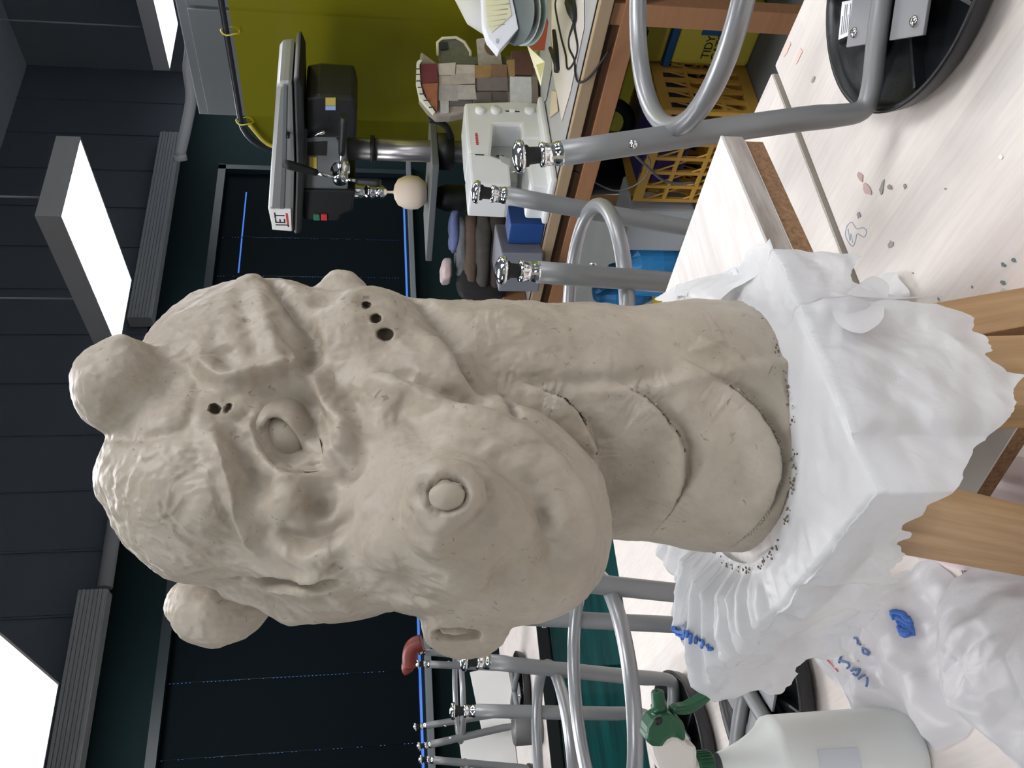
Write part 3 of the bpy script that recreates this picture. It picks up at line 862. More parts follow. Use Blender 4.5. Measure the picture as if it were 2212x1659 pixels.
def copy_tree(o, parent=None):
    c = o.copy(); COL.objects.link(c)
    if parent is not None: c.parent = parent
    for ch in list(o.children): copy_tree(ch, c)
    return c
proto = make_stool(); used = [False]
def place_stool(x, y, deg, label, z=TZ):
    o = proto if not used[0] else copy_tree(proto); used[0] = True
    o.location = (x, y, z+.0005); o.rotation_euler = (0, 0, math.radians(deg))
    return tag(o, label, 'stool', 'stools turned upside down on the tables')
stA = place_stool(.854, .494, 130.85, 'upside-down grey stool at the right edge, black seat with a printed label')
place_stool(.77, 1.032, -18.4, 'upside-down grey stool right behind the dragon neck, feet beside the sewing machine')
place_stool(.277, 1.74, 48.6, 'upside-down grey stool behind the spray bottle trigger')
place_stool(.298, 1.312, 37, 'upside-down grey stool between the spray bottle and the plastic-draped boards')
BZ = .76
for x, y, d_, lab in ((.86,3.62,20,'far upside-down stool nearest the dragon nostril, on the teal bench'),
                      (.42,3.56,55,'far upside-down stool in the middle of the teal bench'),
                      (-.02,3.62,15,'far upside-down stool at the picture edge on the teal bench')):
    place_stool(x, y, d_, lab, BZ)
bpy.context.view_layer.update()
# printed label on the seat underside
lp = [onz(x, y, TZ+.0275) for x, y in ((1812,86),(1820,4),(1862,-4),(1858,66))]
lb = MB().prism(lp, (0,0,.0006)).build('printed_label', M_LABEL, stA)
for k in range(9):
    t0 = .1+.09*k; a_ = lp[0]+(lp[3]-lp[0])*t0; b_ = lp[1]+(lp[2]-lp[1])*t0
    a2, b2 = a_+(b_-a_)*.1, a_+(b_-a_)*(.9 if k % 3 else .6)
    MB().prism([a2+(0,0,.0007), b2+(0,0,.0007), b2+(lp[3]-lp[0])*.035+(0,0,.0007), a2+(lp[3]-lp[0])*.035+(0,0,.0007)], (0,0,.0002)).build('print_line', mat('print_grey', srgb(110,112,116), .7), lb)
# things on the far bench
def sheet(name, pts, thick, m_, label, cat, group=None):
    n = np.cross(np.asarray(pts[1])-pts[0], np.asarray(pts[2])-pts[0]); n /= np.linalg.norm(n)
    return tag(MB().prism(pts, n*thick).build(name, m_), label, cat, group)
M_PAPER = mat('paper_white', srgb(214,214,212), .7)
for k, (x, y, wd, hh, a) in enumerate(((.93,3.98,.34,.17,.5),(.62,4.02,.40,.24,.2),(.30,4.05,.3,.12,-.1))):
    c = math.cos(a); s = math.sin(a)
    P = [np.array([x-wd/2*c, y-wd/2*s, BZ+.001]), np.array([x+wd/2*c, y+wd/2*s, BZ+.001]), np.array([x+wd/2*c*.9, y+wd/2*s+.05, BZ+hh]), np.array([x-wd/2*c, y-wd/2*s+.05, BZ+hh*.9])]
    sheet('paper_board', P, .01, M_PAPER, ('white paper board leaning on the far bench, nearest the dragon', 'large white paper board leaning between the far stools', 'low white paper board at the left end of the far bench')[k], 'paper')
M_RED = mat('red_leather', srgb(120,44,36), .5, noise=(30, .3, None, None))
rg = thing('red_pouch', 'dull red rounded pouch above the far stool feet by the window', 'pouch', (.70,3.66,BZ+.45))
c = at(893,1395,3.62); mb = MB()
mb.tube(smooth_path([at(912,1388,3.6), at(896,1394,3.6), at(888,1406,3.6), at(886,1422,3.6), at(888,1440,3.6)], 6), .034, 10)
mb.build('pouch_body', M_RED, rg)
MB().tube(smooth_path([at(884,1428,3.6), at(880,1442,3.6), at(886,1452,3.6)], 4), [.026]*8+[.018], 10).build('flap', M_RED, rg)
can = onz(1110,1520,BZ)
tag(MB().lathe([(0,0),(.055,0),(.057,.004),(.057,.10),(.053,.104),(.052,.1),(0,.09)], (.66,3.36,BZ), n=28).build('metal_can', M_GREYMETAL), 'short grey metal can on the front edge of the far bench', 'can')
bot = thing('black_jar', 'black jar with cap behind the far left nostril', 'jar', (1.17,3.42,BZ))
MB().lathe([(0,0),(.06,0),(.065,.01),(.065,.07),(.05,.095),(.028,.105),(.028,.12)], (1.17,3.42,BZ), n=28).build('jar_body', M_SEAT, bot)
MB().lathe([(.0,.118),(.031,.118),(.031,.135),(.0,.137)], (1.17,3.42,BZ), n=24).build('cap', M_RUB, bot)

# ================================================================== stand, boards
def grain(name, c1, c2, st, sc=6, rough=.55):
    return mat(name, c1, rough, noise=(sc, 0, c2, st), bump=(sc*6, .08, .001))
M_PINE = grain('pine', srgb(184,152,110), srgb(150,116,78), (14, 14, .8))
M_GREYWOOD = grain('grey_painted_wood', srgb(190,183,178), srgb(128,118,110), (1.2, 12, 12), 8)
M_WHITEWOOD = grain('white_painted_wood', srgb(238,234,230), srgb(206,200,198), (1.2, 9, 9), 6)
M_CHIP = mat('chipboard', srgb(158,122,88), .75, noise=(260, 0, srgb(104,76,52), None), bump=(300, .5, .002))
M_MELA = mat('melamine_white', srgb(226,226,224), .35)
pR, pN, pL = (onz(x, y, BOARD_Z) for x, y in ((1557,293),(1872,1052),(1540,1443)))
ex = (pR-pN); WX = np.linalg.norm(ex); ex /= WX
ey = np.array([-ex[1], ex[0], 0]); WY = (pL-pN) @ ey
pC = pN+ex*WX/2+ey*WY/2
TH = .0215
Rb = np.array([ex, ey, (0,0,1)]).T
ub = thing('upper_board', 'white-painted plank board with worn grey edges under the dragon neck', 'board', pC-np.array([0,0,TH]))
MB().box(pC-np.array([0,0,.0012]), (WX, WY, .0024), Rb).build('painted_face', M_WHITEWOOD, ub)
MB().box(pC-np.array([0,0,TH/2+.0012]), (WX, WY, TH-.0024), Rb).build('plank_core', M_GREYWOOD, ub, bevel=.0012)
pC2 = pC-np.array([0,0,TH])+ex*(-.004)+ey*.004
lbd = thing('lower_board', 'raw brown chipboard with white facing beneath the painted board', 'board', pC2-np.array([0,0,TH]))
MB().box(pC2-np.array([0,0,.001]), (WX+.004, WY+.004, .002), Rb).build('white_facing', M_MELA, lbd)
MB().box(pC2-np.array([0,0,TH/2]), (WX+.002, WY+.002, TH-.004), Rb).build('chip_core', M_CHIP, lbd)
ZS = BOARD_Z-2*TH                     # underside of the boards
stand = thing('wooden_stand', 'pine leg stand with a white chipboard shelf holding up the dragon boards', 'stand', (pC[0], pC[1], TZ))
def beam(name, a, b, wdt, thk, side, m_=M_PINE):
    """a, b: end centres; side: direction of the wide face"""
    a, b = np.asarray(a, float), np.asarray(b, float); ax = b-a; L_ = np.linalg.norm(ax); ax /= L_
    s = np.asarray(side, float); s = s-ax*(s @ ax); s /= np.linalg.norm(s); t = np.cross(ax, s)
    o = MB().box((0,0,0), (thk, wdt, L_)).build(name, m_, None, bevel=.0015)
    M4 = Matrix.Identity(4)
    for i in range(3): M4[i][0], M4[i][1], M4[i][2], M4[i][3] = t[i], s[i], ax[i], (a[i]+b[i])/2
    o.matrix_world = M4
    bpy.context.view_layer.update()
    o.parent = stand; o.matrix_parent_inverse = stand.matrix_world.inverted()
    return o
# near-left leg: 2x4 standing in the plane x = .24
zt, zb_ = ZS-.007, TZ+.006
def lerp_on(p0, p1, z): t = (z-p0[2])/(p1[2]-p0[2]); return p0+(p1-p0)*t
XL = .232
l0, l1 = (onx(1960,1080,XL)+onx(1935,1185,XL))/2, (onx(2212,1130,XL)+onx(2212,1240,XL))/2
a_, b_ = lerp_on(l0, l1, zt), lerp_on(l0, l1, zb_)
off = np.array([.007,0,0])
beam('leg', b_+off, a_+off, .084, .014, (0,1,0))
YR = .508
r0, r1 = onz(1910,690,.95), None
q0, q1 = (ony(2110,733,YR)+ony(2130,868,YR))/2, (ony(2212,728,YR)+ony(2212,868,YR))/2
a_, b_ = lerp_on(q0, q1, zt), lerp_on(q0, q1, zb_)
off = np.array([0,.019,0])
beam('leg', b_+off, a_+off, .064, .038, (1,0,0))
q0, q1 = (ony(1910,690,YR+.02)+ony(1960,733,YR+.02))/2, (ony(2212,632,YR+.02)+ony(2212,691,YR+.02))/2
a_, b_ = lerp_on(q0, q1, zt), lerp_on(q0, q1, zb_)
beam('leg', b_+np.array([0,.045,0]), a_+np.array([0,.045,0]), .038, .089, (1,0,0))
beam('leg', (.46,.77,zb_), (.45,.75,zt), .06, .038, (0,1,0)); beam('leg', (.575,.77,zb_), (.545,.74,zt), .038, .06, (1,0,0))
beam('crossbar', (.275,.62,ZS-.025), (.56,.62,ZS-.025), .045, .036, (0,0,1)); beam('crossbar', (.40,.76,ZS-.025), (.54,.76,ZS-.025), .045, .036, (0,0,1))
zs = .838
sh = [onz(*p, zs) for p in ((2008,1004),(2028,1087),(2080,1108),(2212,898))]
d_ = (sh[3]-sh[2]); d_ /= np.linalg.norm(d_)
poly = [sh[0]+(.06,.02,0), sh[0], sh[1], sh[2], sh[3], sh[3]+(.075,.02,0)]
poly = [p-np.array([0,0,.017]) for p in poly]
shf = MB().prism([p+np.array([0,0,.0155]) for p in poly], (0,0,.0015)).build('shelf_facing', M_MELA, stand)
MB().prism(poly, (0,0,.0155)).build('shelf_core', M_CHIP, stand)
pw = onz(2139,924,zs+.001)
MB().lathe([(.0042,0),(.0042,.001),(.0025,.002),(0,.0012)], pw, n=14).build('screw', M_GREYMETAL, shf)
# ================================================================== plastic sheet over the boards
FILM = film('plastic_film', (.74,.75,.77,1), .36, .10, .20)
G0 = np.array([.354,.638])
near_o = ((1735,560,.10),(1830,640,.5),(1868,598,1),(1912,690,1),(1960,680,1),(2030,690,1),(2070,720,1),(2112,765,1),(2105,800,1),(2130,830,1),(2172,832,1),(2090,940,1),(2010,1000,1),(1978,1060,1))
left_o = ((1985,1112),(1950,1180),(1918,1240),(1896,1282),(1862,1300),(1805,1318),(1765,1345),(1722,1382),(1660,1405),(1612,1390))
ctrl = []                                  # (angle, total drop below the board)
for x, y, _ in near_o:
    p = ony(x, y, pN[1]+.018); ctrl.append((math.atan2(-(p[1]-G0[1]), p[0]-G0[0]), BOARD_Z-p[2]))
for x, y in left_o:
    p = onx(x, y, pN[0]-.006); ctrl.append((math.atan2(-(p[1]-G0[1]), p[0]-G0[0]), (BOARD_Z-p[2])*.86))
ctrl = [((a % (2*PI)), d) for a, d in ctrl]
ctrl.sort()
A0 = [c[0] for c in ctrl]; D0 = [max(.004, c[1]) for c in ctrl]
a_lo, a_hi = A0[0]-.55, A0[-1]+.02
def foot_r(a):                              # neck outline at the board
    return .1135+.002*math.sin(3*a)
def edge_r(a):
    dx, dy = math.cos(a), -math.sin(a); o = np.array([G0[0]-pN[0], G0[1]-pN[1]])
    ox, oy = o @ ex[:2], o @ ey[:2]; ux, uy = np.array([dx,dy]) @ ex[:2], np.array([dx,dy]) @ ey[:2]
    t = 9
    if ux < 0: t = min(t, (-.006-ox)/ux)
    if ux > 0: t = min(t, (WX+.006-ox)/ux)
    if uy < 0: t = min(t, (-.006-oy)/uy)
    if uy > 0: t = min(t, (WY+.006-oy)/uy)
    return t
NA, NR = 460, 120
def ragged(a, s): return fbm(np.array([[a*6, s, 0.0]]), 4.0, 3, 5)[0]
AA = np.linspace(a_lo, a_hi+.75, NA)       # from the far right of the neck round the front to the left rear
V_ = np.zeros((NA, NR, 3))
rag = fbm(np.stack([AA*3, 0*AA, 0*AA], 1), 5.0, 2, 5)+.35*fbm(np.stack([AA*10, 0*AA, 0*AA], 1), 5.0, 2, 15)
for i, a in enumerate(AA):
    r0 = foot_r(a)-.004; re = edge_r(a)
    if a < A0[0]:                           # rear right: only a narrow torn skirt lies on the board
        t = (a-a_lo)/(A0[0]-a_lo); tot = .030+.03*t+(re-r0-.03)*max(0, (t-.72)/.28)**1.5+.006*rag[i]; hang = 0
        tot = min(tot, re-r0+.004)
    elif a <= A0[-1]:
        hang = np.interp(a, A0, D0)+.005*rag[i]; tot = re-r0+max(.002, hang)
    else:                                   # left rear: bunched sheet on the board and over its left corner
        t = (a-A0[-1])/.77; tot = (re-r0)*(1.0-.05*t)+.02*(1-t)+.008*rag[i]
    s = np.linspace(0, 1, NR)*tot
    flat = re-r0
    d = np.array([math.cos(a), -math.sin(a), 0])
    over = np.clip(s-flat, 0, None); on = np.minimum(s, flat)
    rb = .0035                                # rounding over the edge
    out = r0+on+np.where(over > 0, rb*np.sin(np.clip(over/rb, 0, PI/2))+.03*np.clip(over-rb, 0, None), 0)
    z = BOARD_Z+.003+.004*np.exp(-(on/.006)**2)-np.where(over > 0, rb*(1-np.cos(np.clip(over/rb, 0, PI/2)))+np.clip(over-rb*PI/2, 0, None), 0)
    V_[i,:,0] = G0[0]+d[0]*out; V_[i,:,1] = G0[1]+d[1]*out; V_[i,:,2] = z
    # pleats running out from the neck
    lf = 1/(1+math.exp(-(a-(A0[-1]-.75))/.12))           # stronger on the left
    pl = abs(math.sin(15*a+1.5*math.sin(5*a)))*(.001+.020*lf)+.007*lf*abs(math.sin(37*a+2*math.sin(3*a)))
    env = np.clip(on/.03, 0, 1)*np.clip(1.15-.35*on/max(.02, flat), .3, 1)
    V_[i,:,2] += pl*env*np.exp(-np.clip(over, 0, None)/.03)
    V_[i,:,:2] += np.outer(np.clip(over/.02, 0, 1)*(.003*math.sin(23*a+.8*math.sin(9*a))+.007*abs(math.sin(7.3*a+.5)))+0*over, d[:2])
P_ = V_.reshape(-1, 3)
dirn = np.stack([np.cos(np.repeat(AA, NR)), -np.sin(np.repeat(AA, NR)), np.full(NA*NR, .9)], 1); dirn /= np.linalg.norm(dirn, axis=1)[:,None]
sr = np.tile(np.linspace(0, 1, NR), NA); sc_in = np.clip(sr*6, 0, 1)
lfw = 1/(1+np.exp(-(np.repeat(AA, NR)-(A0[-1]-.75))/.12))
hangw = np.clip((BOARD_Z-.004-P_[:,2])/.03, 0, 1)
fo_ = folds(P_, 21, 8, (.016, .075)); fi_ = folds(P_, 77, 5, (.008, .02))
P_ = P_+dirn*((.045+.05*hangw+.05*lfw)*(fo_+.02-.03*hangw)+(.05+.03*lfw)*fi_)[:,None]*sc_in[:,None]
inn = (P_[:,2] < BOARD_Z+.0015) & (hangw <= 0)
P_[inn,2] = BOARD_Z+.0015
def crease(P, sc, seed): return np.abs(fbm(P, sc, 2, seed))
idx = np.arange(NA*NR).reshape(NA, NR)
Qp = np.stack([idx[:-1,:-1], idx[1:,:-1], idx[1:,1:], idx[:-1,1:]], -1).reshape(-1, 4)
sheet_o = obj('plastic_sheet', np_mesh('plastic_sheet', P_, Qp, True), FILM)
tag(sheet_o, 'torn white plastic sheet draped round the neck foot and over the boards', 'plastic sheet')
# blue printed patch on the left corner of the sheet, clay crumbs along the neck foot
cs = Clay(sheet_o.data)
BLUE = mat('print_blue', srgb(70,116,196), .5)
def strokes(name, parent, clay, lines, rad, m_, lift=.003, skip=None):
    for pts in lines:
        P = smooth_path([np.array([a, b, 0.0]) for a, b in pts], 5)
        W = [clay.pick(p[0], p[1]) for p in P]
        W = np.array(W); K = W-ray(*pts[0])/np.linalg.norm(ray(*pts[0]))*lift; K[1:-1] = (K[:-2]+2*K[1:-1]+K[2:])/4
        MB().tube(K, rad, 6).build(name, m_, parent)
zig = []
rr = random.Random(3)
for k in range(13):
    x0 = 1434+k*8.0; y0 = 1362+k*.6+max(0, (k-6))*4.5; L_ = 22-1.1*k+rr.uniform(-3, 3)
    zig.append([(x0, y0), (x0+4, y0+L_*.5), (x0-3, y0+L_)]); 
strokes('blue_print_mark', sheet_o, cs, zig, .0016, BLUE)
CRUMB = mat('dried_clay', srgb(112,98,82), .9)
rr = random.Random(9); mbc = MB()
for k in range(220):
    t = rr.random(); 
    if t < .42: a = rr.uniform(A0[0]+.05, A0[0]+.62)
    else: a = rr.uniform(A0[0], A0[-1]+.5)
    r = foot_r(a)+rr.uniform(-.001, .004); s_ = rr.uniform(.0004, .0011)
    mbc.box((G0[0]+r*math.cos(a), G0[1]-r*math.sin(a), BOARD_Z+.0085+rr.uniform(-.002,.002)), (s_*2, s_*1.4, s_), rotz(rr.uniform(0, 3)))
cro = mbc.build('clay_crumbs', CRUMB); tag(cro, 'dried dark clay crumbs stuck along the foot of the neck', 'crumbs', kind='stuff')

# torn pieces of the sheet
def scrap(name, outline, depth_pts, label, cat, cell=26, amp=.006, fm=FILM, group=None):
    """crumpled patch: outline in photo pixels, position given by a function pixel -> point"""
    n = cell; V = []; 
    O = [np.array(p, float) for p in outline]; c = sum(O)/len(O)
    K = len(O)*4; rim = smooth_path([np.array([*p, 0]) for p in O], 4, True)
    rings = 12; V.append(depth_pts(*c))
    for j in range(1, rings+1):
        for p in rim: q = c+(p[:2]-c)*j/rings; V.append(depth_pts(*q))
    V = np.array(V); k = len(rim)
    fs_ = [(0, 1+i, 1+(i+1) % k) for i in range(k)]
    for j in range(rings-1):
        for i in range(k): fs_.append((1+j*k+i, 1+(j+1)*k+i, 1+(j+1)*k+(i+1) % k, 1+j*k+(i+1) % k))
    V = V+np.outer(amp*12*folds(V, 7, 6, (.012,.05)), -FWD*.6+np.array([0,0,.8]))
    return tag(MB().add(V, fs_, True).build(name, fm), label, cat, group)
scrap('plastic_scrap', [(1900,612),(1925,592),(1948,588),(1955,600),(1976,630),(1970,662),(1940,690),(1912,700),(1898,660)],
      lambda x, y: onz(x, y, TZ+.004)+np.array([0,0,.032*max(0, 1-abs(x-1930)/60)*max(0, 1-abs(y-645)/75)]), 'small crumpled white plastic scrap lying on the table beside the pine leg', 'plastic scrap', amp=.010)
scrap('plastic_tatter', [(1418,646),(1450,622),(1490,612),(1530,600),(1560,588),(1600,572),(1632,560),(1640,590),(1600,622),(1580,655),(1530,668),(1508,662),(1530,640),(1480,642),(1440,650)],
      lambda x, y: onz(x, y, BOARD_Z+.004)+np.array([0,0,.022*max(0, 1-((x-1540)/75)**2)*max(0, 1-((y-640)/48)**2)]), 'loose plastic tatter curling against the right side of the neck foot', 'plastic scrap', amp=.010)
scrap('plastic_fin', [(1800,655),(1840,625),(1880,598),(1905,602),(1922,622),(1914,660),(1905,692),(1860,720),(1810,700)],
      lambda x, y: ony(x, y, pN[1]-.012+.02*(720-y)/120), 'torn grey-white plastic corner sticking out over the table gap', 'plastic scrap', amp=.008)
# ================================================================== bench along the right, with its things
M_TAN = mat('bench_edge_tan', srgb(168,146,118), .6, noise=(20, .12, None, (1,.2,6)))
M_BROWN = mat('bench_brown', srgb(112,82,62), .6, noise=(14, .2, None, (6,.4,6)))
M_ORANGE = mat('bench_pine_brown', srgb(164,118,84), .6, noise=(14, .18, None, (6,.4,6)))
M_LAM = mat('bench_laminate', srgb(176,176,178), .5, noise=(6, .12, None, None))
M_BLACKP = mat('black_plastic', srgb(20,21,23), .5)
M_WHITEP = mat('white_plastic', srgb(232,232,230), .35)
bx0, bx1, by0, by1 = 2.07, 2.88, -1.3, 2.98
bench = thing('workbench', 'long wooden workbench with tan edge below the yellow-green curtain', 'bench', ((bx0+bx1)/2, (by0+by1)/2, 0))
MB().box(((bx0+bx1)/2+.01, (by0+by1)/2, TZ-.016), (bx1-bx0-.02, by1-by0, .03)).build('bench_top', M_LAM, bench)
MB().box((bx0+.008, (by0+by1)/2, TZ-.018), (.024, by1-by0, .036)).build('front_edge', M_TAN, bench, bevel=.002)
MB().box((bx0+.024, (by0+by1)/2, TZ+.0005), (.006, by1-by0, .003)).build('trim_strip', M_BLACKP, bench)
MB().box((bx0+.05, (by0+by1)/2, TZ-.065), (.03, by1-by0-.02, .068)).build('apron', M_BROWN, bench)
MB().box((bx0+.022, (by0+by1)/2, TZ-.098), (.03, by1-by0-.02, .052)).build('rail', M_ORANGE, bench, bevel=.002)
ly = onx(1500,30,bx0+.03)[1]
for y in (ly, 2.86, -.9):
    MB().box((bx0+.03, y, .375), (.045, .066, .75-.06)).build('leg', M_ORANGE, bench, bevel=.002)
    MB().box((bx1-.05, y, .375), (.045, .066, .70)).build('leg', M_ORANGE, bench, bevel=.002)
MB().box(((bx0+bx1)/2, (by0+by1)/2, .066), (bx1-bx0-.06, by1-by0-.1, .024)).build('lower_shelf', mat('shelf_grey', srgb(96,98,98), .7), bench)
LS = .079
# ---- welding curtain
M_CURT = bpy.data.materials.new('curtain_vinyl'); M_CURT.use_nodes = True
_n = M_CURT.node_tree.nodes; _l = M_CURT.node_tree.links; _b = _n['Principled BSDF']
_b.inputs['Base Color'].default_value = srgb(138,132,24); _b.inputs['Roughness'].default_value = .22
_tp = _n.new('ShaderNodeBsdfTransparent'); _tp.inputs[0].default_value = (.62,.58,.06,1)
_mx = _n.new('ShaderNodeMixShader'); _mx.inputs[0].default_value = .45
_l.new(_b.outputs[0], _mx.inputs[1]); _l.new(_tp.outputs[0], _mx.inputs[2]); _l.new(_mx.outputs[0], _n['Material Output'].inputs[0])
cx_ = 2.93; ct = onx(477,0,cx_)[2]; ce = onx(531,318,cx_)[1]+.02
curt = thing('welding_curtain', 'yellow-green transparent welding curtain tied into a dark rounded pipe frame', 'curtain', (cx_, ce-1.2, 0))
cr_ = .16; path = [(cx_, ce, .02), (cx_, ce, ct-cr_)]
for t in np.linspace(0, PI/2, 8)[1:]: path.append((cx_, ce-cr_+cr_*math.cos(t), ct-cr_+cr_*math.sin(t)))
path += [(cx_, ce-2.8, ct), (cx_, ce-2.9, ct-.06), (cx_, ce-2.96, ct-.2), (cx_, ce-2.96, .02)]
MB().tube(path, .012, 12).build('pipe_frame', mat('frame_navy', srgb(30,34,44), .4), curt)
MB().tube([(cx_, ce, .2), (cx_, ce-2.96, .2)], .014, 10).build('bottom_pipe', mat('frame_navy', srgb(30,34,44), .4), curt)
for y in (ce, ce-2.96): MB().tube([(cx_-.0, y, .016), (cx_+.5, y, .016)], .016, 10).build('foot', mat('frame_navy', srgb(30,34,44), .4), curt)
ny, nz = 60, 20; yy = np.linspace(ce-.022, ce-2.92, ny); cv = []
for j in range(nz):
    z = .24+(ct-.022-.24)*j/(nz-1)
    for i, y in enumerate(yy):
        inset = max(0, (z-(ct-.022-.14)))
        yq = min(y, ce-.022-(.14-math.sqrt(max(0, .14**2-inset**2)) if inset > 0 else 0))
        cv.append((cx_+.008*math.sin(3.1*y+.6*z)+.004*math.sin(9*y), yq, z))
cf = [(j*ny+i, j*ny+i+1, (j+1)*ny+i+1, (j+1)*ny+i) for j in range(nz-1) for i in range(ny-1)]
MB().add(cv, cf, True).build('vinyl_sheet', M_CURT, curt)
M_TIE = mat('tie_yellow', srgb(206,190,70), .4)
for k in range(5):
    y = ce-.16-.42*k
    MB().tube([(cx_+.022*math.cos(t), y+.004*math.sin(3*t), ct-.016+.034*math.sin(t)) for t in np.linspace(0, 2*PI, 17)[:-1]], .003, 6, closed=True).build('tie', M_TIE, curt)
MB().tube(smooth_path([(cx_-.02, ce-.03, ct-.2), (cx_-.022, ce-.06, ct-.1), (cx_-.02, ce-.16, ct-.035)], 5), .008, 8).build('tie_rope', M_TIE, curt)

# ---- text helper: flat lettering placed in a plane
def lettering(txt, origin, xdir, ydir, height, m_, parent, name='lettering', depth=.0004):
    cu = bpy.data.curves.new(name, 'FONT'); cu.body = txt; cu.size = 1.0; cu.align_x = 'CENTER'; cu.align_y = 'CENTER'; cu.extrude = .01
    to = bpy.data.objects.new('t', cu); COL.objects.link(to)
    me = bpy.data.meshes.new_from_object(to.evaluated_get(bpy.context.evaluated_depsgraph_get()))
    bpy.data.objects.remove(to)
    k = len(me.vertices); co = np.empty(k*3, np.float32); me.vertices.foreach_get('co', co); co = co.reshape(-1, 3)
    x = np.asarray(xdir, float); x /= np.linalg.norm(x); y = np.asarray(ydir, float); y /= np.linalg.norm(y); z = np.cross(x, y)
    W = np.asarray(origin)+height*1.35*(co[:,0:1]*x+co[:,1:2]*y)+(co[:,2:3]/.01)*depth*z
    me.vertices.foreach_set('co', W.astype(np.float32).ravel()); me.update(); me.name = name
    return obj(name, me, m_, parent)

# ---- drill press, side on to the camera, facing the window wall
DX = 2.60
def dp(x, y, X=DX): return onx(x, y, X)
drill = thing('drill_press', 'grey and black bench drill press with a pale ball on its table', 'drill press', (DX, dp(920,325)[1], TZ))
M_SILV = mat('drill_silver', srgb(140,142,142), .4, .35)
M_CAST = mat('drill_casting', srgb(98,102,104), .5, .1)
def side_prism(pts, x0, x1, name, m_, parent, bevel=.006):
    P = [dp(a, b, x0) for a, b in pts]
    return MB().prism(P, (x1-x0, 0, 0)).build(name, m_, parent, bevel=bevel)
cov = side_prism(((597,190),(586,350),(579,455),(588,498),(634,503),(637,350),(632,178),(603,180)), DX-.12, DX+.12, 'belt_cover', M_SILV, drill, .014)
side_prism(((634,172),(640,350),(636,507),(651,504),(660,360),(655,190),(645,166)), DX-.125, DX+.125, 'cover_rim', M_BLACKP, drill, .008)
side_prism(((613,185),(609,350),(604,455),(608,460),(613,455),(617,350),(620,185)), DX-.124, DX-.119, 'cover_groove', M_CAST, cov, .0)
MB().lathe([(.007,0),(.007,.02),(0,.022)], dp(622,288,DX-.124), (-1,0,0), 12).build('cover_knob', M_BLACKP, cov)
pl_ = side_prism(((583,452),(588,496),(630,499),(628,452)), DX-.1265, DX-.1205, 'name_plate', M_WHITEP, cov, .001)
tc_ = dp(606,474,DX-.1275)
lettering('JET', tc_, (0,-1,0), (0,0,1), .042, M_BLACKP, pl_)
MB().box(tc_-np.array([-.0002,0,.026]), (.0006,.07,.008)).build('red_underline', mat('logo_red', srgb(196,60,60), .5), pl_)
mo = side_prism(((660,212),(690,207),(766,212),(772,240),(770,300),(664,298)), DX-.09, DX+.09, 'motor', M_BLACKP, drill, .012)
side_prism(((703,212),(703,228),(725,228),(725,212)), DX-.0925, DX-.089, 'yellow_sticker', mat('sticker_yellow', srgb(176,160,80), .6), mo, 0)
side_prism(((703,229),(703,238),(725,238),(725,229)), DX-.0925, DX-.089, 'blue_sticker', mat('sticker_blue', srgb(140,166,210), .6), mo, 0)
hd = side_prism(((655,280),(656,412),(752,412),(752,365),(748,330),(728,300),(728,280)), DX-.085, DX+.085, 'head_casting', M_CAST, drill, .008)
side_prism(((665,308),(664,336),(705,336),(706,306)), DX-.088, DX-.084, 'speed_chart', M_BLACKP, hd, 0)
side_prism(((654,310),(654,336),(658,336),(658,310)), DX-.088, DX-.084, 'orange_tag', mat('tag_orange', srgb(196,84,50), .6), hd, 0)
side_prism(((668,340),(668,372),(684,372),(684,340)), DX-.088, DX-.084, 'yellow_label', mat('label_yellow', srgb(182,158,66), .6), hd, 0)
fb = side_prism(((652,410),(655,475),(700,478),(732,478),(738,465),(762,455),(768,412)), DX-.095, DX+.095, 'switch_housing', M_BLACKP, drill, .010)
for x, m_, nm in ((684,mat('switch_green', srgb(40,110,84), .5),'start_button'),(700,mat('switch_red', srgb(196,52,60), .5),'stop_button')):
    c_ = dp(x,468,DX-.0955); MB().box(c_, (.012,.032,.024)).build(nm, m_, fb, bevel=.002)
rcol = np.linalg.norm(dp(850,306)-dp(850,342))/2
colm = MB().lathe([(0,0),(rcol,0),(rcol,dp(752,325)[2]-TZ+.05),(0,dp(752,325)[2]-TZ+.05)], (DX, dp(850,324)[1], TZ), n=28).build('column', mat('column_steel', srgb(150,148,150), .3, .8), drill)
MB().lathe([(rcol,-.008),(rcol+.01,-.008),(rcol+.01,.010),(rcol,.010)], (DX, dp(850,324)[1], dp(805,324)[2]), n=28).build('column_collar', M_BLACKP, colm)
MB().box((DX, dp(850,324)[1]+.09, TZ+.018), (.25, .40, .034)).build('base', M_CAST, drill, bevel=.008)
t0, t1 = dp(921,300), dp(926,515)
wt = MB().box((DX, (t0[1]+t1[1])/2, t0[2]-.03), (.27, abs(t1[1]-t0[1])*.98, .026)).build('work_table', M_CAST, drill, bevel=.004)
MB().lathe([(rcol+.003,-.06),(rcol+.028,-.06),(rcol+.028,.0),(rcol+.003,0)], (DX, dp(850,324)[1], t0[2]-.045), n=24).build('table_bracket', M_BLACKP, drill)
MB().tube(smooth_path([dp(975,300), dp(965,275), dp(945,262), dp(925,258)], 5), .012, 10).build('table_crank', M_BLACKP, drill)
MB().lathe([(0,0),(.05,0),(.055,.02),(.055,.09),(.04,.13),(0,.13)], (DX-.02, dp(960,420)[1], t0[2]-.18), n=20).build('tilt_knuckle', M_BLACKP, drill)
hub = dp(735,358,DX-.086)
MB().lathe([(.036,0),(.036,.03),(.028,.034),(.028,.075),(.026,.08),(0,.08)], hub, (-1,0,0), 24).build('feed_hub', M_CHROME, drill)
hub2 = hub+np.array([-.07,0,0])
